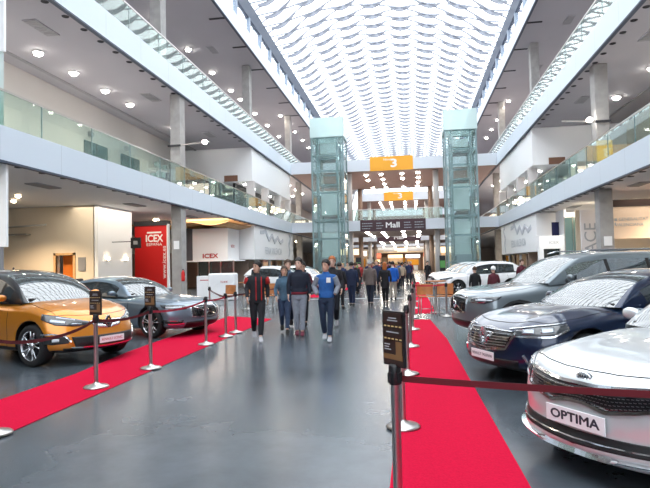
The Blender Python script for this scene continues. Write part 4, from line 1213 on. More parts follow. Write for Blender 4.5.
K = make_car(P); t = K['t']; patch, ribbon, FR = K['patch'], K['ribbon'], K['front']
for sg in (-1, 1):
    hl = patch(FR, [(sg*19, .73), (sg*35, .80), (sg*52, .86), (sg*63, .89)], [(sg*19, .685), (sg*33, .67), (sg*50, .70), (sg*63, .80)], 'headlight', M['lens'], off=.008)
    patch(FR, [(sg*33, .78), (sg*50, .835)], [(sg*33, .765), (sg*50, .815)], 'lamp_strip', M['led'], off=.012, k=2, parent=hl)
    patch(FR, [(sg*27, .715), (sg*36, .725)], [(sg*27, .69), (sg*36, .69)], 'lamp_reflector', M['lens_clear'], off=.012, k=3, parent=hl)
    patch(FR, [(sg*41, .76), (sg*55, .80)], [(sg*41, .715), (sg*55, .75)], 'lamp_reflector', M['lens_clear'], off=.012, k=3, parent=hl)
    patch(FR, [(sg*4.5, .735), (sg*19, .735)], [(sg*4.5, .712), (sg*19, .700)], 'grille_bar', M['chrome'], off=.022, k=2)
    patch(FR, [(sg*4.5, .66), (sg*14, .675), (sg*17, .69)], [(sg*2, .60), (sg*12, .62), (sg*17, .68)], 'grille_bar', M['chrome'], off=.022, k=2)
    patch(FR, [(sg*38, .50), (sg*50, .53), (sg*62, .52)], [(sg*38, .40), (sg*52, .38), (sg*60, .40)], 'fog_recess', M['trimblack'], off=.004)
    ribbon(FR, [(sg*36, .42), (sg*41, .52), (sg*52, .56), (sg*63, .55)], .025, 'fog_chrome', M['chrome'], off=.014)
    patch(FR, [(sg*46, .48), (sg*52, .48)], [(sg*46, .43), (sg*52, .43)], 'fog_lamp', M['led'], off=.014, n=6, k=3)
patch(FR, [(-19, .72), (0, .70), (19, .72)], [(-15, .64), (0, .60), (15, .64)], 'upper_grille', M['gloss_black'], off=.010)
patch(FR, [(-36, .50), (0, .50), (36, .50)], [(-33, .34), (0, .33), (33, .34)], 'lower_grille', M['trimblack'], off=.006)
ribbon(FR, [(-36, .33), (0, .31), (36, .33)], .022, 'lower_chrome', M['chrome'], off=.014)
plate(K, 0, .415, 'RENAULT SCENIC', ink=M['red_ink'], size=.058, sx=.95)
def diamond(K, z, r):
    h = K['hit'](FR, 0, z); x = h[0].x + .03
    o = MB(); pts = [(0, r), (r * .62, 0), (0, -r), (-r * .62, 0)]
    for q in range(4):
        a, b = pts[q], pts[(q + 1) % 4]
        o.bar((x, a[0], z + a[1]), (x, b[0], z + b[1]), .03, r * .30)
    return o.build('emblem', M['chrome'], K['t'])
diamond(K, .705, .105)
t.location = (-5.22, 9.12, 0); t.rotation_euler = (0, 0, math.radians(-19.3))

# ------------------------------------------------------------------ Volvo style helper
def iron_mark(K, z, zh, wgr, rows=14, slash=True, frame=True):
    fr_deg = math.degrees(math.atan(wgr / 1.05))
    patch, ribbon = K['patch'], K['ribbon']
    g = patch(FR, [(-fr_deg, z + zh*.42), (0, z + zh*.5), (fr_deg, z + zh*.42)], [(-fr_deg*.94, z - zh*.40), (0, z - zh*.5), (fr_deg*.94, z - zh*.40)], 'grille', M['gloss_black'], off=.008)
    mbx = MB()
    for q in range(rows):
        a = lerp(-fr_deg*.9, fr_deg*.9, q / (rows - 1)); e = 1 - .18 * abs(a / fr_deg)
        ribbon(FR, [(a, z + zh*.40*e), (a * .97, z - zh*.40*e)], .012, '', None, mbx=mbx, off=.016)
    mbx.build('grille_bars', M['rim_dark'], g)
    if frame:
        ribbon(FR, [(-fr_deg, z - zh*.40), (-fr_deg*1.02, z + zh*.42), (0, z + zh*.52), (fr_deg*1.02, z + zh*.42), (fr_deg, z - zh*.40), (0, z - zh*.52), (-fr_deg, z - zh*.40)], .022, 'grille_frame', M['chrome'], off=.018, n=60)
    ribbon(FR, [(fr_deg*.85, z - zh*.36), (-fr_deg*.85, z + zh*.40)], .022, 'grille_slash', M['chrome'], off=.024)
    h = K['hit'](FR, 0, z); x = h[0].x + .035
    e = MB().tube([(x, .062*math.cos(a), z + .062*math.sin(a)) for a in [k*PI/10 for k in range(21)]], .014, 6, caps=False)
    e.lathe([(.001, .004), (.055, .0)], (x - .01, 0, z), 20, 'x')
    e.build('emblem', M['chrome'], K['t'])
    MB().bx(x + .006, x + .014, -.05, .05, z - .012, z + .012).build('emblem_band', M['navy'], K['t'])
def volvo_front(K, z, zh, wgr, hz0, hz1, phi0, phi1, lowz):
    patch, ribbon = K['patch'], K['ribbon']
    iron_mark(K, z, zh, wgr)
    for sg in (-1, 1):
        hl = patch(FR, [(sg*phi0, hz1 - .02), (sg*45, hz1 + .01), (sg*phi1, hz1 + .015)], [(sg*phi0, hz0 + .015), (sg*45, hz0), (sg*(phi1 - 3), hz1 - .04)], 'headlight', M['lens'], off=.008)
        patch(FR, [(sg*(phi0 + 6), (hz0 + hz1)/2 + .013), (sg*(phi1 - 8), (hz0 + hz1)/2 + .018)], [(sg*(phi0 + 6), (hz0 + hz1)/2 - .008), (sg*(phi1 - 8), (hz0 + hz1)/2 - .004)], 'lamp_strip', M['led'], off=.013, k=2, parent=hl)
        patch(FR, [(sg*37, hz1 - .03), (sg*46, hz1 - .025)], [(sg*37, hz0 + .02), (sg*46, hz0 + .02)], 'lamp_reflector', M['lens_clear'], off=.011, k=2, n=8, parent=hl)
        patch(FR, [(sg*33, lowz + .11), (sg*58, lowz + .13)], [(sg*36, lowz + .02), (sg*54, lowz + .04)], 'side_intake', M['trimblack'], off=.004)
        ribbon(FR, [(sg*33, lowz + .03), (sg*45, lowz + .02), (sg*60, lowz + .05)], .024, 'intake_chrome', M['chrome'], off=.012)
        ribbon(FR, [(sg*36, lowz + .09), (sg*58, lowz + .11)], .012, 'intake_line', M['chrome'], off=.012)
    patch(FR, [(-30, lowz + .06), (0, lowz + .07), (30, lowz + .06)], [(-33, lowz - .08), (0, lowz - .10), (33, lowz - .08)], 'lower_grille', M['trimblack'], off=.006)
    ribbon(FR, [(-50, lowz - .09), (0, lowz - .11), (50, lowz - .09)], .03, 'lower_chrome', M['rim'], off=.012, n=30)

# grey saloon (left)
P = dict(L=4.96, W=.935, z0=.17, rw=.345, fw=.90, wbase=2.94, bow=.30, rake=[(0, .08), (.25, 0), (.6, .0), (.85, .03), (1, .14)], rs=.26,
         top=[(0, .70), (.15, .76), (.5, .86), (1.0, .925), (1.5, .975), (2.2, .985), (3.5, 1.02), (4.5, 1.08), (4.96, 1.04)], wb=1.48, wt=2.38, rt=3.85, rb=4.62,
         zcowl=.965, zr=1.445, zrear=1.06, roofline=[(1.8, 1.17), (2.1, 1.31), (2.38, 1.39), (2.85, 1.445), (3.3, 1.43), (3.85, 1.33), (4.3, 1.16)],
         pill=(1.95, 2.85, 2.93, 3.62, 3.70, 4.05), wbelt=.90, wroof=.62, bw=.28, doors=(1.62, 2.86, 3.75), hoodfront=.24,
         paint=paint('slate_blue', (.16, .215, .27)), label='slate grey saloon with tall oval grille on the left beside the orange car', spokes=5, sidechrome=True, sm=1.98)
K = make_car(P); volvo_front(K, .58, .27, .45, .64, .75, 29, 62, .30)
K['t'].location = (-4.91, 12.85, 0); K['t'].rotation_euler = (0, 0, math.radians(-17.9))
grey_saloon = K['t']

# grey SUV (right)
P = dict(L=4.95, W=.985, z0=.26, rw=.385, fw=.88, wbase=2.98, bow=.30, rake=[(0, .10), (.2, .03), (.5, .0), (.85, .02), (1, .10)], rs=.24,
         top=[(0, .93), (.15, 1.0), (.5, 1.08), (1.0, 1.14), (1.4, 1.19), (2.2, 1.20), (3.5, 1.22), (4.6, 1.26), (4.95, 1.22)], wb=1.28, wt=2.05, rt=4.45, rb=4.90,
         zcowl=1.18, zr=1.765, zrear=1.25, roofline=[(1.55, 1.38), (1.8, 1.55), (2.05, 1.665), (2.6, 1.755), (3.4, 1.765), (4.45, 1.69)],
         pill=(1.72, 2.62, 2.70, 3.55, 3.63, 4.40), wbelt=.90, wroof=.70, bw=.26, doors=(1.50, 2.64, 3.62), hoodfront=.20, clad=.16,
         paint=paint('thunder_grey', (.17, .205, .225)), label='large grey SUV with upright oval grille, rearmost of the three big right-hand cars', spokes=5, sidechrome=True, darkside=False, sm=1.78, dzm=.08, seath=1.25, seats=(2.5, 3.45, 4.1))
K = make_car(P); volvo_front(K, .78, .34, .42, .82, .94, 29, 60, .42)
mbx = MB()
for sg in (-1, 1):
    mbx.tube([(-2.3, sg*.66, 1.74), (-2.5, sg*.66, 1.79), (-4.1, sg*.64, 1.79), (-4.3, sg*.63, 1.74)], .016, 6)
    for s_ in (P['fw'], P['fw'] + P['wbase']):
        fn = K['left'] if sg > 0 else K['right']
        K['ribbon'](fn, [(s_ + .47*math.cos(a), max(P['rw'] + .015 + .47*math.sin(a), .34)) for a in [PI*k/14 for k in range(15)]], .05, 'arch_trim', M['trimblack'], off=.012, n=30)
mbx.build('roof_rails', M['rim'], K['t'])
K['t'].location = (.86, 11.45, 0); K['t'].rotation_euler = (0, 0, math.radians(194.5))
grey_suv = K['t']

# ------------------------------------------------------------------ dark blue saloon
P = dict(L=4.85, W=.935, z0=.17, rw=.345, fw=.93, wbase=2.81, bow=.32, rake=[(0, .07), (.25, 0), (.6, .02), (.85, .05), (1, .16)], rs=.26,
         top=[(0, .72), (.15, .78), (.5, .88), (1.0, .955), (1.35, .99), (2.2, 1.0), (3.5, 1.03), (4.4, 1.07), (4.85, 1.03)], wb=1.30, wt=2.22, rt=3.7, rb=4.45,
         zcowl=.985, zr=1.46, zrear=1.06, roofline=[(1.6, 1.17), (1.9, 1.31), (2.22, 1.40), (2.7, 1.46), (3.2, 1.445), (3.7, 1.36), (4.1, 1.2)],
         pill=(1.80, 2.70, 2.78, 3.50, 3.58, 3.90), wbelt=.90, wroof=.63, bw=.28, doors=(1.50, 2.72, 3.6), hoodfront=.26, ridge=.03,
         paint=paint('midnight_blue', (.003, .013, .045), .4, .28), label='midnight blue saloon with chrome barred grille, between the silver car and the grey SUV', spokes=5, sidechrome=True, sm=1.85)
K = make_car(P); patch, ribbon = K['patch'], K['ribbon']
g = patch(FR, [(-27, .70), (0, .745), (27, .70)], [(-22, .50), (0, .46), (22, .50)], 'grille', M['gloss_black'], off=.008)
mbx = MB()
for q in range(7):
    z = .50 + q * .034; a = 21 + q * .9
    ribbon(FR, [(-a, z), (0, z - .02 + q*.004), (a, z)], .013, '', None, mbx=mbx, off=.018, n=24)
mbx.build('grille_bars', M['rim'], g)
ribbon(FR, [(-29, .70), (-22, .49), (0, .445), (22, .49), (29, .70)], .026, 'grille_frame', M['chrome'], off=.02, n=50)
diamond(K, .615, .12)
for sg in (-1, 1):
    hl = patch(FR, [(sg*27, .725), (sg*40, .775), (sg*52, .80), (sg*62, .815)], [(sg*27, .66), (sg*40, .665), (sg*55, .70), (sg*63, .77)], 'headlight', M['lens'], off=.008)
    patch(FR, [(sg*33, .74), (sg*41, .755)], [(sg*33, .69), (sg*41, .695)], 'lamp_reflector', M['lens_clear'], off=.012, k=3, n=8, parent=hl)
    patch(FR, [(sg*45, .765), (sg*53, .775)], [(sg*45, .705), (sg*53, .725)], 'lamp_reflector', M['lens_clear'], off=.012, k=3, n=8, parent=hl)
    ribbon(FR, [(sg*27, .66), (sg*40, .66), (sg*52, .67), (sg*63, .76)], .018, 'lamp_chrome', M['chrome'], off=.014)
    ribbon(FR, [(sg*22, .735), (sg*40, .785), (sg*62, .825)], .010, 'lamp_top_chrome', M['chrome'], off=.012)
    patch(FR, [(sg*40, .44), (sg*57, .46)], [(sg*36, .33), (sg*55, .36)], 'fog_recess', M['trimblack'], off=.004)
    ribbon(FR, [(sg*34, .44), (sg*37, .35), (sg*44, .325), (sg*56, .35)], .03, 'fog_chrome', M['chrome'], off=.014)
patch(FR, [(-31, .36), (0, .36), (31, .36)], [(-30, .25), (0, .24), (30, .25)], 'lower_grille', M['trimblack'], off=.006)
plate(K, 0, .375, 'RENAULT TALISMAN', ink=M['plate_ink'], size=.052, sx=.95)
K['t'].location = (.92, 7.74, 0); K['t'].rotation_euler = (0, 0, math.radians(205.6))

# ------------------------------------------------------------------ silver saloon (OPTIMA)
P = dict(L=4.86, W=.93, z0=.17, rw=.345, fw=.965, wbase=2.805, bow=.34, rake=[(0, -.02), (.12, -.02), (.25, .03), (.5, .03), (.85, .06), (1, .18)], rs=.24,
         top=[(0, .74), (.15, .80), (.5, .885), (1.0, .955), (1.35, .985), (2.2, .99), (3.5, 1.02), (4.4, 1.08), (4.86, 1.04)], wb=1.32, wt=2.22, rt=3.75, rb=4.5,
         zcowl=.98, zr=1.465, zrear=1.06, roofline=[(1.6, 1.16), (1.9, 1.31), (2.22, 1.40), (2.7, 1.465), (3.2, 1.45), (3.75, 1.35), (4.15, 1.19)],
         pill=(1.80, 2.72, 2.80, 3.52, 3.60, 3.95), wbelt=.90, wroof=.63, bw=.28, doors=(1.52, 2.75, 3.65), hoodfront=.20, ridge=.02,
         paint=paint('silver', (.66, .69, .70), .45, .28), label='silver white saloon with OPTIMA plate, nearest car at the right edge', spokes=5, sidechrome=True, sm=1.85)
K = make_car(P); patch, ribbon = K['patch'], K['ribbon']
g = patch(FR, [(-33, .725), (-20, .70), (0, .685), (20, .70), (33, .725)], [(-31, .60), (-14, .545), (-7, .57), (0, .575), (7, .57), (14, .545), (31, .60)], 'grille', M['gloss_black'], off=.008, n=40)
mbx = MB()
for r_ in range(5):
    for q in range(40):
        a = -31 + q * 1.6 + (r_ % 2) * .8
        zt_ = interp([(0, .675), (20, .69), (33, .715)], abs(a)); zb_ = interp([(0, .585), (14, .56), (30, .61)], abs(a))
        z = lerp(zb_, zt_, (r_ + .3) / 5)
        ribbon(FR, [(a - .55, z), (a + .55, z)], .005, '', None, mbx=mbx, off=.014, n=1)
mbx.build('grille_mesh', M['rim'], g)
ribbon(FR, [(-33, .735), (-20, .712), (-8, .695), (0, .697), (8, .695), (20, .712), (33, .735)], .024, 'grille_top_chrome', M['chrome'], off=.018, n=50)
ribbon(FR, [(-33, .62), (-24, .575), (-13, .535), (-8, .555), (-4, .57), (4, .57), (8, .555), (13, .535), (24, .575), (33, .62)], .022, 'grille_bottom_chrome', M['chrome'], off=.018, n=60)
h = K['hit'](FR, 0, .745); x = h[0].x + .012
e = MB().lathe([(.001, .012), (.052, .010), (.058, 0), (.058, -.02)], (0, 0, 0), 24, 'x').build('emblem', M['rim'], K['t']); e.location = (x, 0, .742); e.scale = (1, 1.15, .62)
e2 = text('KIA', .042, (x + .014, 0, .742), FACE_XP, M['plate_ink'], 'emblem_lettering', K['t'], extrude=.001, sx=1.3)
for sg in (-1, 1):
    hl = patch(FR, [(sg*33.5, .735), (sg*45, .775), (sg*55, .80), (sg*65, .83)], [(sg*33.5, .63), (sg*45, .645), (sg*56, .70), (sg*66, .79)], 'headlight', M['lens'], off=.008)
    patch(FR, [(sg*38, .73), (sg*45, .75)], [(sg*38, .67), (sg*45, .68)], 'lamp_reflector', M['lens_clear'], off=.012, k=3, n=8, parent=hl)
    patch(FR, [(sg*47, .76), (sg*54, .78)], [(sg*47, .69), (sg*54, .72)], 'lamp_reflector', M['lens_clear'], off=.012, k=3, n=8, parent=hl)
    patch(FR, [(sg*36, .645), (sg*56, .70)], [(sg*36, .632), (sg*56, .685)], 'lamp_strip', M['led'], off=.013, k=2, parent=hl)
patch(FR, [(-47, .41), (-30, .375), (0, .365), (30, .375), (47, .41)], [(-45, .30), (0, .275), (45, .30)], 'lower_grille', M['trimblack'], off=.006, n=40)
ribbon(FR, [(-50, .36), (-40, .325), (0, .305), (40, .325), (50, .36)], .010, 'lower_chrome', M['chrome'], off=.016, n=40)
sp_ = patch(FR, [(-56, .27), (0, .235), (56, .27)], [(-56, .21), (0, .185), (56, .21)], 'splitter', P['paint'], off=.035, n=40, k=3)
ribbon(FR, [(-52, .265), (0, .235), (52, .265)], .012, 'splitter_chrome', M['chrome'], off=.04, n=40)
plate(K, 0, .45, 'OPTIMA', fat=.0028, w=.53, h=.125, size=.092, off=.022, sx=1.32)
K['t'].location = (1.14, 4.34, 0); K['t'].rotation_euler = (0, 0, math.radians(212))

# ------------------------------------------------------------------ white SUVs in the background
P = dict(L=4.5, W=.92, z0=.24, rw=.35, fw=.88, wbase=2.68, bow=.34, rake=[(0, .08), (.25, 0), (.6, .02), (.85, .05), (1, .16)], rs=.28,
         top=[(0, .82), (.15, .90), (.5, .99), (1.1, 1.06), (2.2, 1.08), (3.5, 1.12), (4.2, 1.15), (4.5, 1.12)], wb=1.12, wt=1.95, rt=3.9, rb=4.42,
         zcowl=1.05, zr=1.63, zrear=1.13, roofline=[(1.4, 1.27), (1.7, 1.45), (1.95, 1.54), (2.4, 1.62), (3.1, 1.63), (3.9, 1.54)],
         pill=(1.58, 2.45, 2.52, 3.25, 3.32, 3.85), wbelt=.90, wroof=.68, bw=.26, doors=(1.38, 2.48, 3.4), hoodfront=.22, clad=.12,
         paint=paint('white', (.82, .83, .85), 0, .3), label='white SUV nearest to the reception counter on the left', spokes=5)
K = make_car(P); patch, ribbon = K['patch'], K['ribbon']
patch(FR, [(-22, .74), (0, .75), (22, .74)], [(-19, .62), (0, .60), (19, .62)], 'grille', M['gloss_black'], off=.008)
ribbon(FR, [(-24, .745), (0, .76), (24, .745)], .02, 'grille_chrome', M['chrome'], off=.016)
for sg in (-1, 1):
    hl = patch(FR, [(sg*24, .80), (sg*45, .86), (sg*62, .90)], [(sg*24, .72), (sg*45, .74), (sg*62, .83)], 'headlight', M['lens'], off=.008)
    patch(FR, [(sg*32, .80), (sg*46, .83)], [(sg*32, .76), (sg*46, .78)], 'lamp_reflector', M['lens_clear'], off=.012, k=3, parent=hl)
patch(FR, [(-40, .46), (0, .46), (40, .46)], [(-38, .33), (0, .32), (38, .33)], 'lower_grille', M['trimblack'], off=.006)
plate(K, 0, .52, 'RENAULT', ink=M['plate_ink'], size=.07)
wt_ = K['t']
def place(o, x, y, deg): o.location = (x, y, 0); o.rotation_euler = (0, 0, math.radians(deg))
place(wt_, -5.35, 31.2, -14)
for x, y, d, lb in ((-5.0, 36.5, -14, 'white SUV farther back on the left, behind the walking group'), (1.15, 28.5, 194, 'white SUV nearest of the white cars on the right'), (1.15, 32.6, 194, 'white SUV in the middle of the white cars on the right'), (1.1, 36.6, 194, 'white SUV farthest of the white cars on the right')):
    c_ = copy_tree(wt_); place(c_, x, y, d); c_['label'] = lb

# ------------------------------------------------------------------ wooden chairs
def make_chair(seatmat):
    t = thing('wooden_chair', '', 'chair')
    vs = []
    b = MB()
    for z0, z1 in ((.62, .96),):
        rr = []
        for k in range(9):
            a = lerp(-.75, .75, k / 8); x = .25 * math.sin(a) / math.sin(.75); y = .24 - .10 * (1 - math.cos(a)) * 3
            rr.append([(x, y, z0), (x, y + .014, z0), (x, y + .03, z1), (x, y + .016, z1)])
        b.rings(rr, smooth=False)
    b.build('backrest', seatmat, t)
    MB().box((0, 0, .60 - .02), (.44, .42, .03)).build('seat', seatmat, t, bevel=.012)
    for x in (-.2, .2):
        for y, y2 in ((-.18, -.21), (.18, .22)):
            MB().tube([(x * .9, y, .57), (x * 1.05, y2, 0)], .014, 8).build('leg', M['steel'], t)
    MB().tube([(-.2, -.2, .22), (.2, -.2, .22)], .01, 6).build('footrest', M['steel'], t)
    return t
ch = make_chair(M['wood'])
spots = [(.42, 17.4, 10, 'wooden chair at the end of the near right carpet, left of the pair'), (.98, 17.5, -12, 'wooden chair at the end of the near right carpet, right of the pair'), (-5.0, 19.2, 30, 'low wooden chair behind the grey saloon, right one'), (-5.8, 19.6, 0, 'low wooden chair behind the grey saloon, middle one'), (-6.6, 19.4, -25, 'low wooden chair behind the grey saloon, left one'), (-5.2, 20.9, 170, 'low wooden chair facing away by the white counter')]
for i, (x, y, d, lb) in enumerate(spots):
    o = ch if i == 0 else copy_tree(ch); place(o, x, y, d); o['label'] = lb
def table(x, y, lb):
    t = thing('bar_table', lb, 'table', (x, y, 0))
    MB().lathe([(.001, 1.0), (.34, 1.0), (.35, 1.015), (.34, 1.03), (.001, 1.03)], n=28).build('tabletop', M['wood'], t)
    MB().lathe([(.001, 0), (.2, 0), (.2, .02), (.03, .04), (.025, .06), (.025, 1.0)], n=20).build('stem', M['steel'], t)
table(.75, 18.3, 'round wooden bar table behind the pair of wooden chairs on the right')
table(-6.2, 20.6, 'round wooden bar table among the low chairs on the left')
# ================================================================== PEOPLE
SKIN = [mat('skin_light', (.66, .42, .32), .55), mat('skin_tan', (.58, .35, .25), .55), mat('skin_pale', (.70, .46, .36), .55)]
CL = {}
def cloth(name, col, rough=.85):
    if name not in CL: CL[name] = mat('cloth_' + name, col, rough, noise=.12, nscale=18, bump=.3)
    return CL[name]
def hairmat(name, col):
    if name not in CL: CL[name] = mat('hair_' + name, col, .6, noise=.25, nscale=60, bump=.5)
    return CL[name]

def fuse(mb, name, m, parent=None, voxel=.012, smooth=3):
    """turn overlapping closed shapes into one continuous smooth surface"""
    me = mb.mesh(name); tmp = bpy.data.objects.new('tmp', me); link(tmp)
    r = tmp.modifiers.new('r', 'REMESH'); r.mode = 'VOXEL'; r.voxel_size = voxel; r.use_smooth_shade = True
    s_ = tmp.modifiers.new('s', 'SMOOTH'); s_.iterations = smooth; s_.factor = .5
    bpy.context.view_layer.update()
    out = bpy.data.meshes.new_from_object(tmp.evaluated_get(bpy.context.evaluated_depsgraph_get()))
    bpy.data.objects.remove(tmp); out.name = name
    out.materials.clear(); out.materials.append(m)
    for p in out.polygons: p.use_smooth = True
    o = bpy.data.objects.new(name, out); link(o)
    if parent: o.parent = parent
    return o

def ell(cx, cy, z, rx, ry, n=20, tilt=0): return [(cx + rx * math.cos(2*PI*k/n), cy + ry * math.sin(2*PI*k/n), z + tilt * math.sin(2*PI*k/n)) for k in range(n)]

def hand(mb, wr, d, side, curl=.5):
    """palm, four unequal fingers and a thumb below the wrist wr, pointing along d"""
    wr = Vector(wr); d = Vector(d).normalized()
    fwd = Vector((0, -1, 0)); fwd = (fwd - d * fwd.dot(d)).normalized(); inn = d.cross(fwd) * 1.0
    if inn.x * side > 0: inn = -inn                 # palm side faces the thigh
    pc = wr + d * .045
    mb.tube([wr - d * .01, wr + d * .02, wr + d * .055, wr + d * .088], [.024, .034, .040, .034], 12, flat=.42, up=fwd)
    for k, (o_, L) in enumerate(((.029, .068), (.010, .078), (-.010, .072), (-.028, .056))):
        b = wr + d * .08 + fwd * o_
        k1 = b + d * L * .45 + inn * .008 * curl; k2 = k1 + d * L * .3 + inn * .022 * curl; k3 = k2 + d * L * .2 + inn * .026 * curl
        mb.tube([b - d * .02, b, k1, k2, k3], [.0095, .0095, .009, .0085, .006], 8)
    tb_ = wr + d * .025 + fwd * .028
    mb.tube([tb_, tb_ + d * .025 + fwd * .024, tb_ + d * .055 + fwd * .028 + inn * .012, tb_ + d * .075 + fwd * .022 + inn * .02], [.013, .012, .010, .007], 8)

POSES = {
 'walkL': dict(lf=((.075, -.16, .50), (.045, -.32, .115), -.12), lb=((-.085, -.03, .48), (-.075, .26, .19), .55), aL=((.235, .06, 1.16), (.235, .02, .93)), aR=((-.235, -.02, 1.16), (-.225, -.16, .95))),
 'walkR': dict(lf=((-.075, -.16, .50), (-.045, -.32, .115), -.12), lb=((.085, -.03, .48), (.075, .26, .19), .55), aL=((.235, -.02, 1.16), (.225, -.16, .95)), aR=((-.235, .06, 1.16), (-.235, .02, .93))),
 'narrow': dict(lf=((.075, -.05, .50), (.06, -.10, .09), 0), lb=((-.075, .0, .49), (-.06, .06, .095), .1), aL=((.24, .02, 1.16), (.245, -.04, .92)), aR=((-.24, .02, 1.16), (-.245, -.04, .92))),
 'hands_front': dict(lf=((.08, -.06, .50), (.06, -.12, .09), 0), lb=((-.08, .0, .49), (-.06, .08, .10), .15), aL=((.25, -.03, 1.17), (.09, -.22, 1.20)), aR=((-.25, -.03, 1.17), (-.20, -.20, 1.05))),
 'pockets': dict(lf=((.085, -.08, .50), (.06, -.16, .095), 0), lb=((-.085, .0, .49), (-.06, .14, .13), .35), aL=((.27, .03, 1.18), (.19, -.10, 1.0)), aR=((-.27, .03, 1.18), (-.19, -.10, 1.0))),
 'stand': dict(lf=((.09, -.01, .49), (.10, .02, .085), 0), lb=((-.09, -.01, .49), (-.10, .0, .085), 0), aL=((.235, .02, 1.15), (.24, -.02, .91)), aR=((-.235, .02, 1.15), (-.24, -.02, .91))),
}
def person(label, x, y, deg, h=1.75, pose='walkL', top='black', legs='black', shoes='black', hair='dark', skin=0, long=False, headturn=0, headtilt=0, topc=None, legc=None, jacket_len=.86, wide=1.0, extras=(), hairlen=0, fine=True, group=None, collar=None):
    Pz = POSES[pose]
    body = MB(); n = 20
    # torso, neck
    body.rings([ell(0, 0, .86, .13*wide, .095), ell(0, .0, .95, .15*wide, .10), ell(0, .0, 1.08, .125*wide, .085), ell(0, -.005, 1.22, .145*wide, .095), ell(0, 0, 1.34, .150*wide, .09), ell(0, .005, 1.40, .11*wide, .07), ell(0, .01, 1.46, .055, .056), ell(0, .0, 1.55, .052, .055)])
    HC = Vector((0, -.014, 1.638))
    ht = Matrix.Translation(HC) @ Matrix.Rotation(math.radians(headturn), 4, 'Z') @ Matrix.Rotation(math.radians(headtilt), 4, 'X') @ Matrix.Scale(1.07, 4)
    def HV(p): return tuple(ht @ Vector(p))
    hd = []
    for z, rx, ry, cy in ((-.118, .022, .02, -.055), (-.105, .040, .045, -.035), (-.08, .056, .068, -.018), (-.045, .066, .083, -.004), (-.0, .073, .092, .003), (.04, .075, .097, .007), (.075, .068, .088, .010), (.10, .050, .066, .012), (.113, .025, .034, .012)):
        hd.append([HV((rx * math.cos(2*PI*k/n), cy + ry * math.sin(2*PI*k/n), z)) for k in range(n)])
    body.rings(hd)
    body.tube([HV((0, -.082, .012)), HV((0, -.100, -.018)), HV((0, -.106, -.034)), HV((0, -.088, -.042))], [.009, .012, .015, .010], 8)
    for sg in (-1, 1):
        body.tube([HV((sg*.070, .006, .022)), HV((sg*.082, .014, .016)), HV((sg*.080, .010, -.012)), HV((sg*.070, .004, -.028))], [.010, .013, .011, .007], 8)
    body.tube([HV((-.022, -.088, -.066)), HV((0, -.096, -.066)), HV((.022, -.088, -.066))], [.006, .009, .006], 8)
    # limbs
    legs_ = []
    for key in ('lf', 'lb'):
        kn, an, toe = Pz[key]; sx = 1 if kn[0] > 0 else -1
        hip = (sx * .09, 0, .90)
        body.tube([hip, [(hip[i] + kn[i]) / 2 for i in range(3)], kn, [lerp(kn[i], an[i], .35) for i in range(3)], an], [.082, .072, .052, .053, .036], 12)
        legs_.append((hip, kn, an, toe))
    arms = []
    for key, sx in (('aL', 1), ('aR', -1)):
        el, wr = Pz[key]; sh = (sx * .172 * wide, .005, 1.385)
        body.tube([(sx*.10, .005, 1.375), sh, [(sh[i] + el[i]) / 2 for i in range(3)], el, [lerp(el[i], wr[i], .4) for i in range(3)], wr], [.038, .042, .042, .037, .036, .025], 12)
        dr = Vector(wr) - Vector(el)
        if pose != 'pockets': hand(body, wr, dr, sx, .7)
        arms.append((sh, el, wr, sx))
    root = fuse(body, 'person', SKIN[skin], None, .0085 if fine else .016, 2)
    tag(root, label, 'person', group)
    # upper garment
    jk = MB(); jl = jacket_len
    jk.rings([ell(0, 0, jl, .168*wide, .128), ell(0, 0, jl + .08, .172*wide, .130), ell(0, 0, 1.08, .160*wide, .118), ell(0, -.005, 1.22, .172*wide, .125), ell(0, 0, 1.34, .182*wide, .122), ell(0, .005, 1.41, .145*wide, .10), ell(0, .008, 1.445, .10*wide, .085), ell(0, .01, 1.475, .078, .075), ell(0, .01, 1.505, .066, .066)])
    for sh, el, wr, sx in arms:
        wv = [lerp(el[i], wr[i], .93) for i in range(3)]
        jk.tube([(sx*.10, .005, 1.40), sh, [lerp(sh[i], el[i], .35) for i in range(3)], [lerp(sh[i], el[i], .75) for i in range(3)], el, [lerp(el[i], wr[i], .45) for i in range(3)], wv], [.055, .064, .060, .055, .052, .048, .038], 14)
    g = fuse(jk, 'jacket', topc or cloth(top, (.02, .02, .022)), root, .012, 3)
    # trousers
    tr = MB()
    tr.rings([ell(0, 0, 1.0, .15*wide, .11), ell(0, 0, .92, .165*wide, .122), ell(0, 0, .84, .165*wide, .12), ell(0, 0, .80, .12, .09)])
    for hip, kn, an, toe in legs_:
        lo = [lerp(kn[i], an[i], .93) for i in range(3)]
        tr.tube([(hip[0], 0, .90), [lerp(hip[i], kn[i], .45) for i in range(3)], kn, [lerp(kn[i], an[i], .4) for i in range(3)], lo], [.100, .090, .070, .068, .056], 14)
    fuse(tr, 'trousers', legc or cloth(legs, (.02, .02, .022)), root, .012, 3)
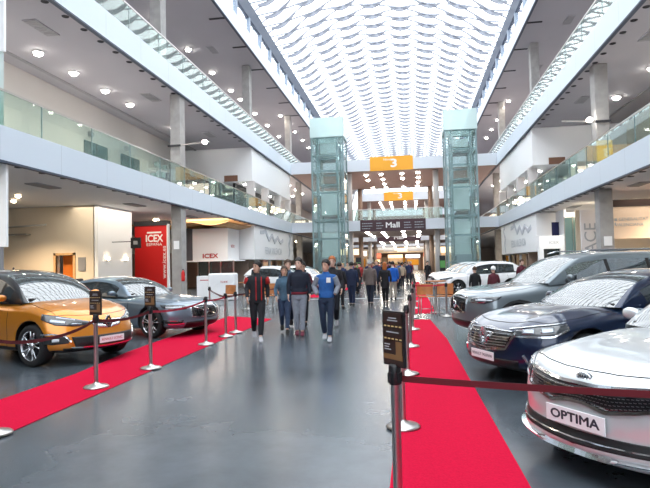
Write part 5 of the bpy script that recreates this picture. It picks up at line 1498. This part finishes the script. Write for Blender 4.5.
    for hip, kn, an, toe in legs_:
        ax, ay, az = an; hz = az - .085
        c_, s_ = math.cos(toe), math.sin(toe)
        def FP(dy, dz): return (ax, ay + dy * c_ + dz * s_ * .0 , hz + .0 + dz + (-(dy + .0) * -s_ if False else (dy + .09) * s_ * 1.0 if toe > 0 else 0))
        sb = MB(); rr = []
        for dy, w_, z0, z1 in ((.085, .022, .012, .05), (.07, .038, .0, .085), (.02, .042, .0, .115), (-.05, .044, .0, .085), (-.11, .050, .0, .062), (-.16, .046, .0, .05), (-.19, .028, .006, .036)):
            ring = []
            for k in range(12):
                a = 2 * PI * k / 12; zz = lerp(z0, z1, .5 + .5 * math.sin(a))
                lift = (dy + .12) * math.sin(toe) if toe > 0 else 0
                ring.append((ax + w_ * math.cos(a), ay + dy * math.cos(toe), max(0, hz) * (1 if dy > -.12 else .6 if dy > -.15 else .4) * 1.0 + zz + max(0, lift) * .0))
            rr.append(ring)
        sb.rings(rr).build('shoe', cloth(shoes, (.02, .02, .02)) if isinstance(shoes, str) else shoes, root)
    # hair: a cap over the skull, opening at the face
    hr = MB(); rg = []
    hcol = hairmat(hair, dict(dark=(.012, .010, .009), brown=(.06, .03, .015), ginger=(.35, .10, .02), grey=(.4, .4, .4), blond=(.45, .28, .1), white=(.7, .7, .7))[hair])
    for i in range(10):
        ph = lerp(-.42 - .2*hairlen, PI / 2, i / 9); ring = []
        for k in range(24):
            a = 2 * PI * k / 24; dx, dy = math.cos(a), math.sin(a)
            front = clampf((-dy - .25) / .5, 0, 1)
            r = 1.0 + .06 * math.sin(a * 5 + i * 1.7) + .04 * math.sin(a * 9 + i)
            z = .03 + .112 * math.sin(ph) + .006 * math.sin(a * 7 + i * 2); cc = max(math.cos(ph), .03)
            if front > 0 and z < .066: z = lerp(z, .062 + .005 * i, front)
            ring.append(HV((dx * .091 * cc * r, .016 + dy * .113 * cc * r, z)))
        rg.append(ring)
    hr.rings(rg)
    if hairlen > 0:
        rr = []
        for z, rx, ry, cy in ((.06, .080, .06, .05), (0, .086, .06, .055), (-.08, .092, .055, .06), (-.08 - .12 * hairlen, .085, .045, .065), (-.10 - .2 * hairlen, .05, .03, .06)):
            rr.append([HV((rx * math.cos(2*PI*k/16), cy + ry * math.sin(2*PI*k/16), z)) for k in range(16)])
        hr.rings(rr)
    fuse(hr, 'hair', hcol, root, .010, 2)
    if fine:
        for sg in (-1, 1):
            MB().ball(HV((sg * .030, -.083, .010)), .0095, 10, 6).build('eye', M['dark'], root)
            MB().tube([HV((sg*.016, -.090, .030)), HV((sg*.032, -.088, .034)), HV((sg*.046, -.078, .029))], .0045, 6).build('eyebrow', hcol, root)
        MB().tube([HV((-.022, -.094, -.066)), HV((0, -.103, -.066)), HV((.022, -.094, -.066))], .0035, 6).build('mouth', cloth('lip', (.35, .10, .09)), root)
    for kind, mm, args in extras:
        e = MB()
        if kind == 'stripe':      # narrow ribbon down the chest
            for (sx, w_) in args:
                e.rings([[(sx - w_, yy, z), (sx + w_, yy, z), (sx + w_, yy + .02, z), (sx - w_, yy + .02, z)] for z, yy in ((jl + .02, -.142), (1.08, -.131), (1.22, -.142), (1.34, -.138), (1.42, -.112))], smooth=False)
            e.build('stripe', mm, root)
        elif kind == 'yoke':      # coloured shoulder patches
            for sx in (-1, 1):
                MB().tube([(sx*.205, .0, 1.40), (sx*.222, .01, 1.34), (sx*.235, .02, 1.26)], [.056, .066, .063], 12).build('shoulder_patch', mm, root)
        elif kind == 'badge':
            e.box((args[0], -.150, args[1]), (.09, .012, .11)).build('badge', mm, root)
        elif kind == 'sleeves':
            for sh, el, wr, sx in arms:
                wv = [lerp(el[i], wr[i], .94) for i in range(3)]
                e.tube([sh, [lerp(sh[i], el[i], .4) for i in range(3)], el, [lerp(el[i], wr[i], .5) for i in range(3)], wv], [.080, .071, .061, .056, .046], 14)
            fuse(e, 'sleeves', mm, root, .012, 2)
        elif kind == 'backpack':
            e.rings([ell(0, .17, 1.02, .13, .07), ell(0, .19, 1.05, .15, .09), ell(0, .20, 1.2, .155, .095), ell(0, .19, 1.36, .14, .085), ell(0, .17, 1.42, .09, .05)])
            bp_ = e.build('backpack', mm, root)
            MB().tube([(-.10, .12, 1.42), (-.11, .0, 1.475), (-.11, -.12, 1.38), (-.12, -.13, 1.15), (-.13, .05, 1.05)], .016, 6).tube([(.10, .12, 1.42), (.11, .0, 1.475), (.11, -.12, 1.38), (.12, -.13, 1.15), (.13, .05, 1.05)], .016, 6).build('straps', mm, bp_)
        elif kind == 'bag':
            e.rings([ell(args * .30, -.02, .60, .04, .14), ell(args * .30, -.02, .63, .06, .17), ell(args * .29, -.02, .80, .05, .15), ell(args * .28, -.02, .84, .03, .12)])
            b_ = e.build('handbag', mm, root)
            MB().tube([(args*.28, -.12, .83), (args*.27, -.07, .93), (args*.26, .03, .93), (args*.28, .09, .83)], .008, 6).build('handle', mm, b_)
        elif kind == 'hem':
            e.rings([ell(0, 0, jl - .02, .172*wide, .132), ell(0, 0, jl + .04, .176*wide, .136)]).build('hem', mm, root)
        elif kind == 'collar':
            e.rings([ell(0, .008, 1.47, .078, .078), ell(0, .008, 1.52, .068, .07)]).build('collar', mm, root)
    sc_ = h / 1.78
    root.scale = (sc_, sc_, sc_)
    root.location = (x, y, 0); root.rotation_euler = (0, 0, math.radians(deg))
    return root

redc = cloth('red_trim', (.36, .015, .015)); whitec = cloth('white', (.8, .8, .8)); greyc = cloth('grey_marl', (.22, .24, .28))
person('person walking in a black track jacket with red stripes and white shoes', -3.35, 11.85, -22, 1.74, 'walkL', 'black_jacket', 'black_trousers', 'white_shoe', 'dark', 1, headturn=-35,
       topc=cloth('black_jacket', (.014, .014, .018)), legc=cloth('black_trousers', (.010, .010, .013)), shoes=None or 'white_shoe', extras=(('stripe', redc, ((-.035, .010), (.10, .012))), ('yoke', redc, None)), jacket_len=.88) if False else None
CL['white_shoe'] = mat('cloth_white_shoe', (.42, .42, .45), .6)
CL['maroon_shoe'] = mat('cloth_maroon_shoe', (.12, .01, .03), .6)
person('person walking in a black track jacket with red stripes and white shoes', -3.35, 11.85, 18, 1.74, 'walkL', shoes='white_shoe', hair='dark', skin=1, headturn=-40,
       topc=cloth('black_jacket', (.014, .014, .018)), legc=cloth('black_trousers', (.010, .010, .013)), extras=(('stripe', redc, ((-.03, .010), (.09, .012))), ('yoke', redc, None)), jacket_len=.88)
person('person with dark hair walking behind the track-jacket walker, mostly hidden, in a blue jacket', -3.2, 14.3, 16, 1.78, 'walkR', hair='brown', skin=0, topc=cloth('steel_blue', (.05, .09, .14)), legc=cloth('dark_jeans', (.02, .03, .06)))
person('shorter person in a pale blue top and jeans between two taller walkers', -3.05, 13.2, 14, 1.62, 'walkL', hair='brown', skin=1, topc=cloth('teal_blue', (.06, .12, .18)), legc=cloth('jeans', (.03, .05, .10)), hairlen=.5, wide=.9)
person('person in a dark navy jacket and light grey sweatpants with maroon shoes', -2.60, 12.75, 10, 1.80, 'narrow', shoes='maroon_shoe', hair='dark', skin=0, headturn=-18, wide=1.05, topc=cloth('navy_jacket', (.012, .016, .03)), legc=cloth('grey_sweat', (.22, .24, .28)), extras=(('hem', cloth('maroon', (.14, .01, .02)), None),), jacket_len=.95)
person('person in a maroon sweater holding a white card at the chest', -2.92, 14.85, 10, 1.72, 'hands_front', hair='dark', skin=1, headtilt=12, topc=cloth('maroon_knit', (.09, .012, .025)), legc=cloth('black_trousers', (.01, .01, .013)), extras=(('badge', whitec, (.02, 1.24)),))
person('person in a blue body warmer with grey sleeves and jeans, hands in pockets', -1.82, 11.85, 6, 1.74, 'pockets', shoes='white_shoe', hair='dark', skin=1, headturn=-25, topc=cloth('royal_blue', (.02, .10, .32)), legc=cloth('jeans_dark', (.018, .03, .06)), extras=(('sleeves', greyc, None), ('badge', whitec, (.06, 1.32))), jacket_len=.93)
person('tall ginger-haired person in a black jacket behind the blue body warmer', -2.0, 14.1, 6, 1.84, 'walkR', hair='ginger', skin=2, topc=cloth('black_coat', (.012, .012, .015)), legc=cloth('black_jeans', (.012, .013, .02)), shoes='white_shoe')
# walking away
person('person seen from behind in a navy suit walking away', -2.30, 21.5, 182, 1.72, 'narrow', hair='dark', topc=cloth('navy_suit', (.014, .022, .055)), legc=cloth('navy_suit', (.014, .022, .055)), jacket_len=.82, wide=1.08)
person('person seen from behind in a brown-grey jacket and navy trousers', -1.62, 21.9, 178, 1.76, 'narrow', hair='grey', topc=cloth('taupe', (.13, .10, .09)), legc=cloth('navy_trousers', (.012, .016, .03)), jacket_len=.80, wide=1.12)
person('person with ginger hair seen from behind in a long black coat with a handbag', -1.06, 22.5, 180, 1.68, 'narrow', hair='ginger', hairlen=.6, topc=cloth('black_coat', (.012, .012, .015)), legc=cloth('black_tights', (.01, .01, .012)), jacket_len=.66, extras=(('bag', M['black'], 1),))
person('person seen from behind in a bright blue jacket with a pale backpack', -.84, 25.4, 180, 1.72, 'stand', hair='dark', topc=cloth('bright_blue', (.01, .10, .45)), legc=cloth('khaki', (.30, .26, .22)), jacket_len=.82, extras=(('collar', whitec, None),), wide=1.12)
person('person in dark clothes beside the left lift end of the walking group', -2.62, 20.4, 165, 1.70, 'stand', hair='dark', topc=cloth('black_coat', (.012, .012, .015)), legc=cloth('black_trousers', (.01, .01, .013)))
# people by the right cars
person('white-haired person behind the grey SUV bonnet', 2.75, 19.6, 200, 1.45, 'stand', hair='white', topc=cloth('dark_red', (.10, .02, .03)), legc=cloth('black_trousers', (.01, .01, .013)))
person('dark-haired person beside the white-haired one behind the grey SUV', 2.2, 20.2, 200, 1.45, 'stand', hair='brown', topc=cloth('black_coat', (.012, .012, .015)), legc=cloth('black_trousers', (.01, .01, .013)))
person('red-faced person in a maroon top at the rear of the white cars', 4.7, 25.0, 20, 1.68, 'stand', hair='brown', topc=cloth('maroon_knit', (.09, .012, .025)), legc=cloth('black_trousers', (.01, .01, .013)))
person('person in dark clothes standing near the far end of the right carpet', 1.15, 40.5, 20, 1.75, 'stand', hair='dark', topc=cloth('black_coat', (.012, .012, .015)), legc=cloth('black_trousers', (.01, .01, .013)))
# distant crowd: a few builds copied with other clothes
random.seed(21)
tones = [('crowd_black', (.012, .012, .015)), ('crowd_navy', (.015, .025, .07)), ('crowd_grey', (.12, .12, .13)), ('crowd_red', (.30, .03, .03)), ('crowd_beige', (.35, .28, .2)), ('crowd_white', (.6, .6, .6)), ('crowd_brown', (.10, .05, .03)), ('crowd_blue', (.03, .10, .3))]
protos = [person('crowd', 0, 60, 0, 1.7, ps, hair=hr_, skin=sk, topc=cloth(*tones[k]), legc=cloth('crowd_legs', (.015, .017, .025)), fine=False) for k, (ps, hr_, sk) in enumerate((('walkL', 'dark', 0), ('walkR', 'brown', 1), ('stand', 'blond', 2), ('narrow', 'dark', 1)))]
kids = {p.name: [c_ for c_ in COL.objects if c_.parent == p] for p in protos}
pos_ = []
while len(pos_) < 60:
    y = random.uniform(29, 82); x = random.uniform(-4.6, .0)
    if x > -.4 and y < 40: continue
    if all(math.hypot(x - a, y - b) > .75 for a, b in pos_): pos_.append((x, y))
for i, (x, y) in enumerate(pos_):
    if i < 4: o = protos[i]
    else:
        p_ = protos[i % 4]; o = p_.copy(); link(o)
        for ch_ in kids[p_.name]:
            c_ = ch_.copy(); link(c_); c_.parent = o
            if c_.name.startswith('jacket'):
                nm, cc = random.choice(tones[:5] if random.random() < .7 else tones); c_.material_slots[0].link = 'OBJECT'; c_.material_slots[0].material = cloth(nm, cc)
    s_ = random.uniform(.93, 1.03); o.scale = (s_, s_, s_)
    o.location = (x, y, 0); o.rotation_euler = (0, 0, math.radians(random.choice((180, 180, 0)) + random.uniform(-25, 25)))
    o['label'] = 'small distant person in the crowd on the central walkway under the bridges' if y > 50 else 'distant person in the crowd before the bridges'
    o['group'] = 'distant crowd under the bridges' if y > 50 else 'crowd before the bridges'
# ================================================================== FAR END of the hall: lit stands
random.seed(3)
M['stand_warm'] = mat('stand_warm', (.75, .58, .40), .7)
M['sign_lit'] = mat('sign_lit', (1, .8, .6), .5, emit=(1, .72, .45), estr=1.3)
M['sign_lit_white'] = mat('sign_lit_white', (1, 1, 1), .5, emit=(1, .95, .9), estr=1.2)
M['sign_lit_red'] = mat('sign_lit_red', (1, .2, .1), .5, emit=(1, .15, .08), estr=1.2)
spec_ = [(-8.2, 75, 2.6, 'brown'), (-8.4, 88, 3, 'stand_warm'), (-8.0, 101, 3, 'brown'), (-7.5, 113, 3, 'stand_warm'), (4.4, 75, 2.6, 'stand_warm'), (4.8, 88, 3, 'brown'), (4.6, 101, 3, 'stand_warm'), (4.0, 113, 3, 'white'),
         (-3.6, 130, 3.4, 'stand_warm'), (.4, 133, 3.4, 'brown')]
nms = ['nearest on the left', 'second on the left', 'third on the left', 'farthest on the left', 'nearest on the right', 'second on the right', 'third on the right', 'farthest on the right', 'left of centre at the far end', 'right of centre at the far end']
for i, (x, y, w_, mm) in enumerate(spec_):
    t = thing('exhibition_stand', 'small lit exhibition stand beyond the bridges, ' + nms[i], 'exhibition stand', (x, y, 0))
    MB().bx(-w_/2, w_/2, .9, 1.0, 0, 3.6).bx(-w_/2, -w_/2 + .1, 0, 1, 0, 3.6).bx(w_/2 - .1, w_/2, 0, 1, 0, 3.6).build('walls', M[mm], t)
    MB().bx(-w_/2, w_/2, -.1, 0, 2.9, 3.7).build('fascia', M[('sign_lit', 'sign_lit_white', 'stand_warm', 'sign_lit_red')[i % 4]], t)
    MB().bx(-w_/3, w_/3, .1, .5, 0, 1.1).build('counter', M['white'], t)
    MB().bx(-w_/2.5, w_/2.5, .86, .9, 1.2, 2.5).build('graphic', M[('stand_warm', 'orange', 'white', 'sign_lit')[i % 4]], t)
for y, z in ((106, 4.2), (128, 4.4)):
    t = thing('hanging_banner', f'pale hanging banner across the far walkway, {"nearer" if y < 110 else "farther"}', 'sign', (-1.7, y, z))
    MB().bx(-4.5, -1.5, -.05, .05, 0, .5).build('panel', M['white'], t); MB().bx(1.0, 4.3, -.05, .05, 0, .5).build('panel', M['white'], t)
    MB().bx(-1.4, .9, -.05, .05, -.1, .35).build('lit_panel', M['sign_lit'], t)
struct('wall_front', MB().bx(XL, XR, 140, 140.3, 0, 10), mat('far_wall', (.30, .19, .14), .7))
for y in (106, 134): fill_area(-1.8, y, 6, 10, 10, 420, (1, .8, .6))  # unseen warm fill lights added over the far walkway
for xx in (-5.5, -3.2, -.9, 1.4):
    for yy in (114, 119, 124): lamp(xx, yy, Z1B + .03, .24, 'tiny lamp under the farthest lower bridge', 'lamps under the farthest lower bridge', warm=True)
tag(MB().bx(XL, XR, 136, 140, 4.2, 5.2).bx(-8, -7.6, 136.2, 136.6, 0, 4.2).bx(3.6, 4, 136.2, 136.6, 0, 4.2).build('mezzanine', M['stand_warm']), 'pale mezzanine band at the far end of the hall', 'balcony')
for k in range(7):
    tag(MB().bx(-7.2 + k * 1.7, -6.1 + k * 1.7, 139.6, 139.98, 0, 3.2).build('lit_panel', M[('stand_warm', 'sign_lit', 'white', 'orange', 'sign_lit_white', 'brown', 'sign_lit')[k]]), 'upright panel of the lit row along the far end wall', 'panel', 'panels along the far end wall')
# info totems by the bridge columns
for x, y, lb in ((-5.2, 55.5, 'left'), (3.9 - .9, 55.0, 'right')):
    t = thing('info_totem', f'green and dark information totem at the foot of the {lb} bridge column', 'totem', (x, y, 0))
    MB().bx(-.28, .28, -.06, .06, 0, 2.3).build('panel', M['dark'], t)
    MB().bx(-.24, .24, -.07, -.06, 1.1, 1.8).build('screen', mat('totem_green', (.15, .45, .12), .5), t)
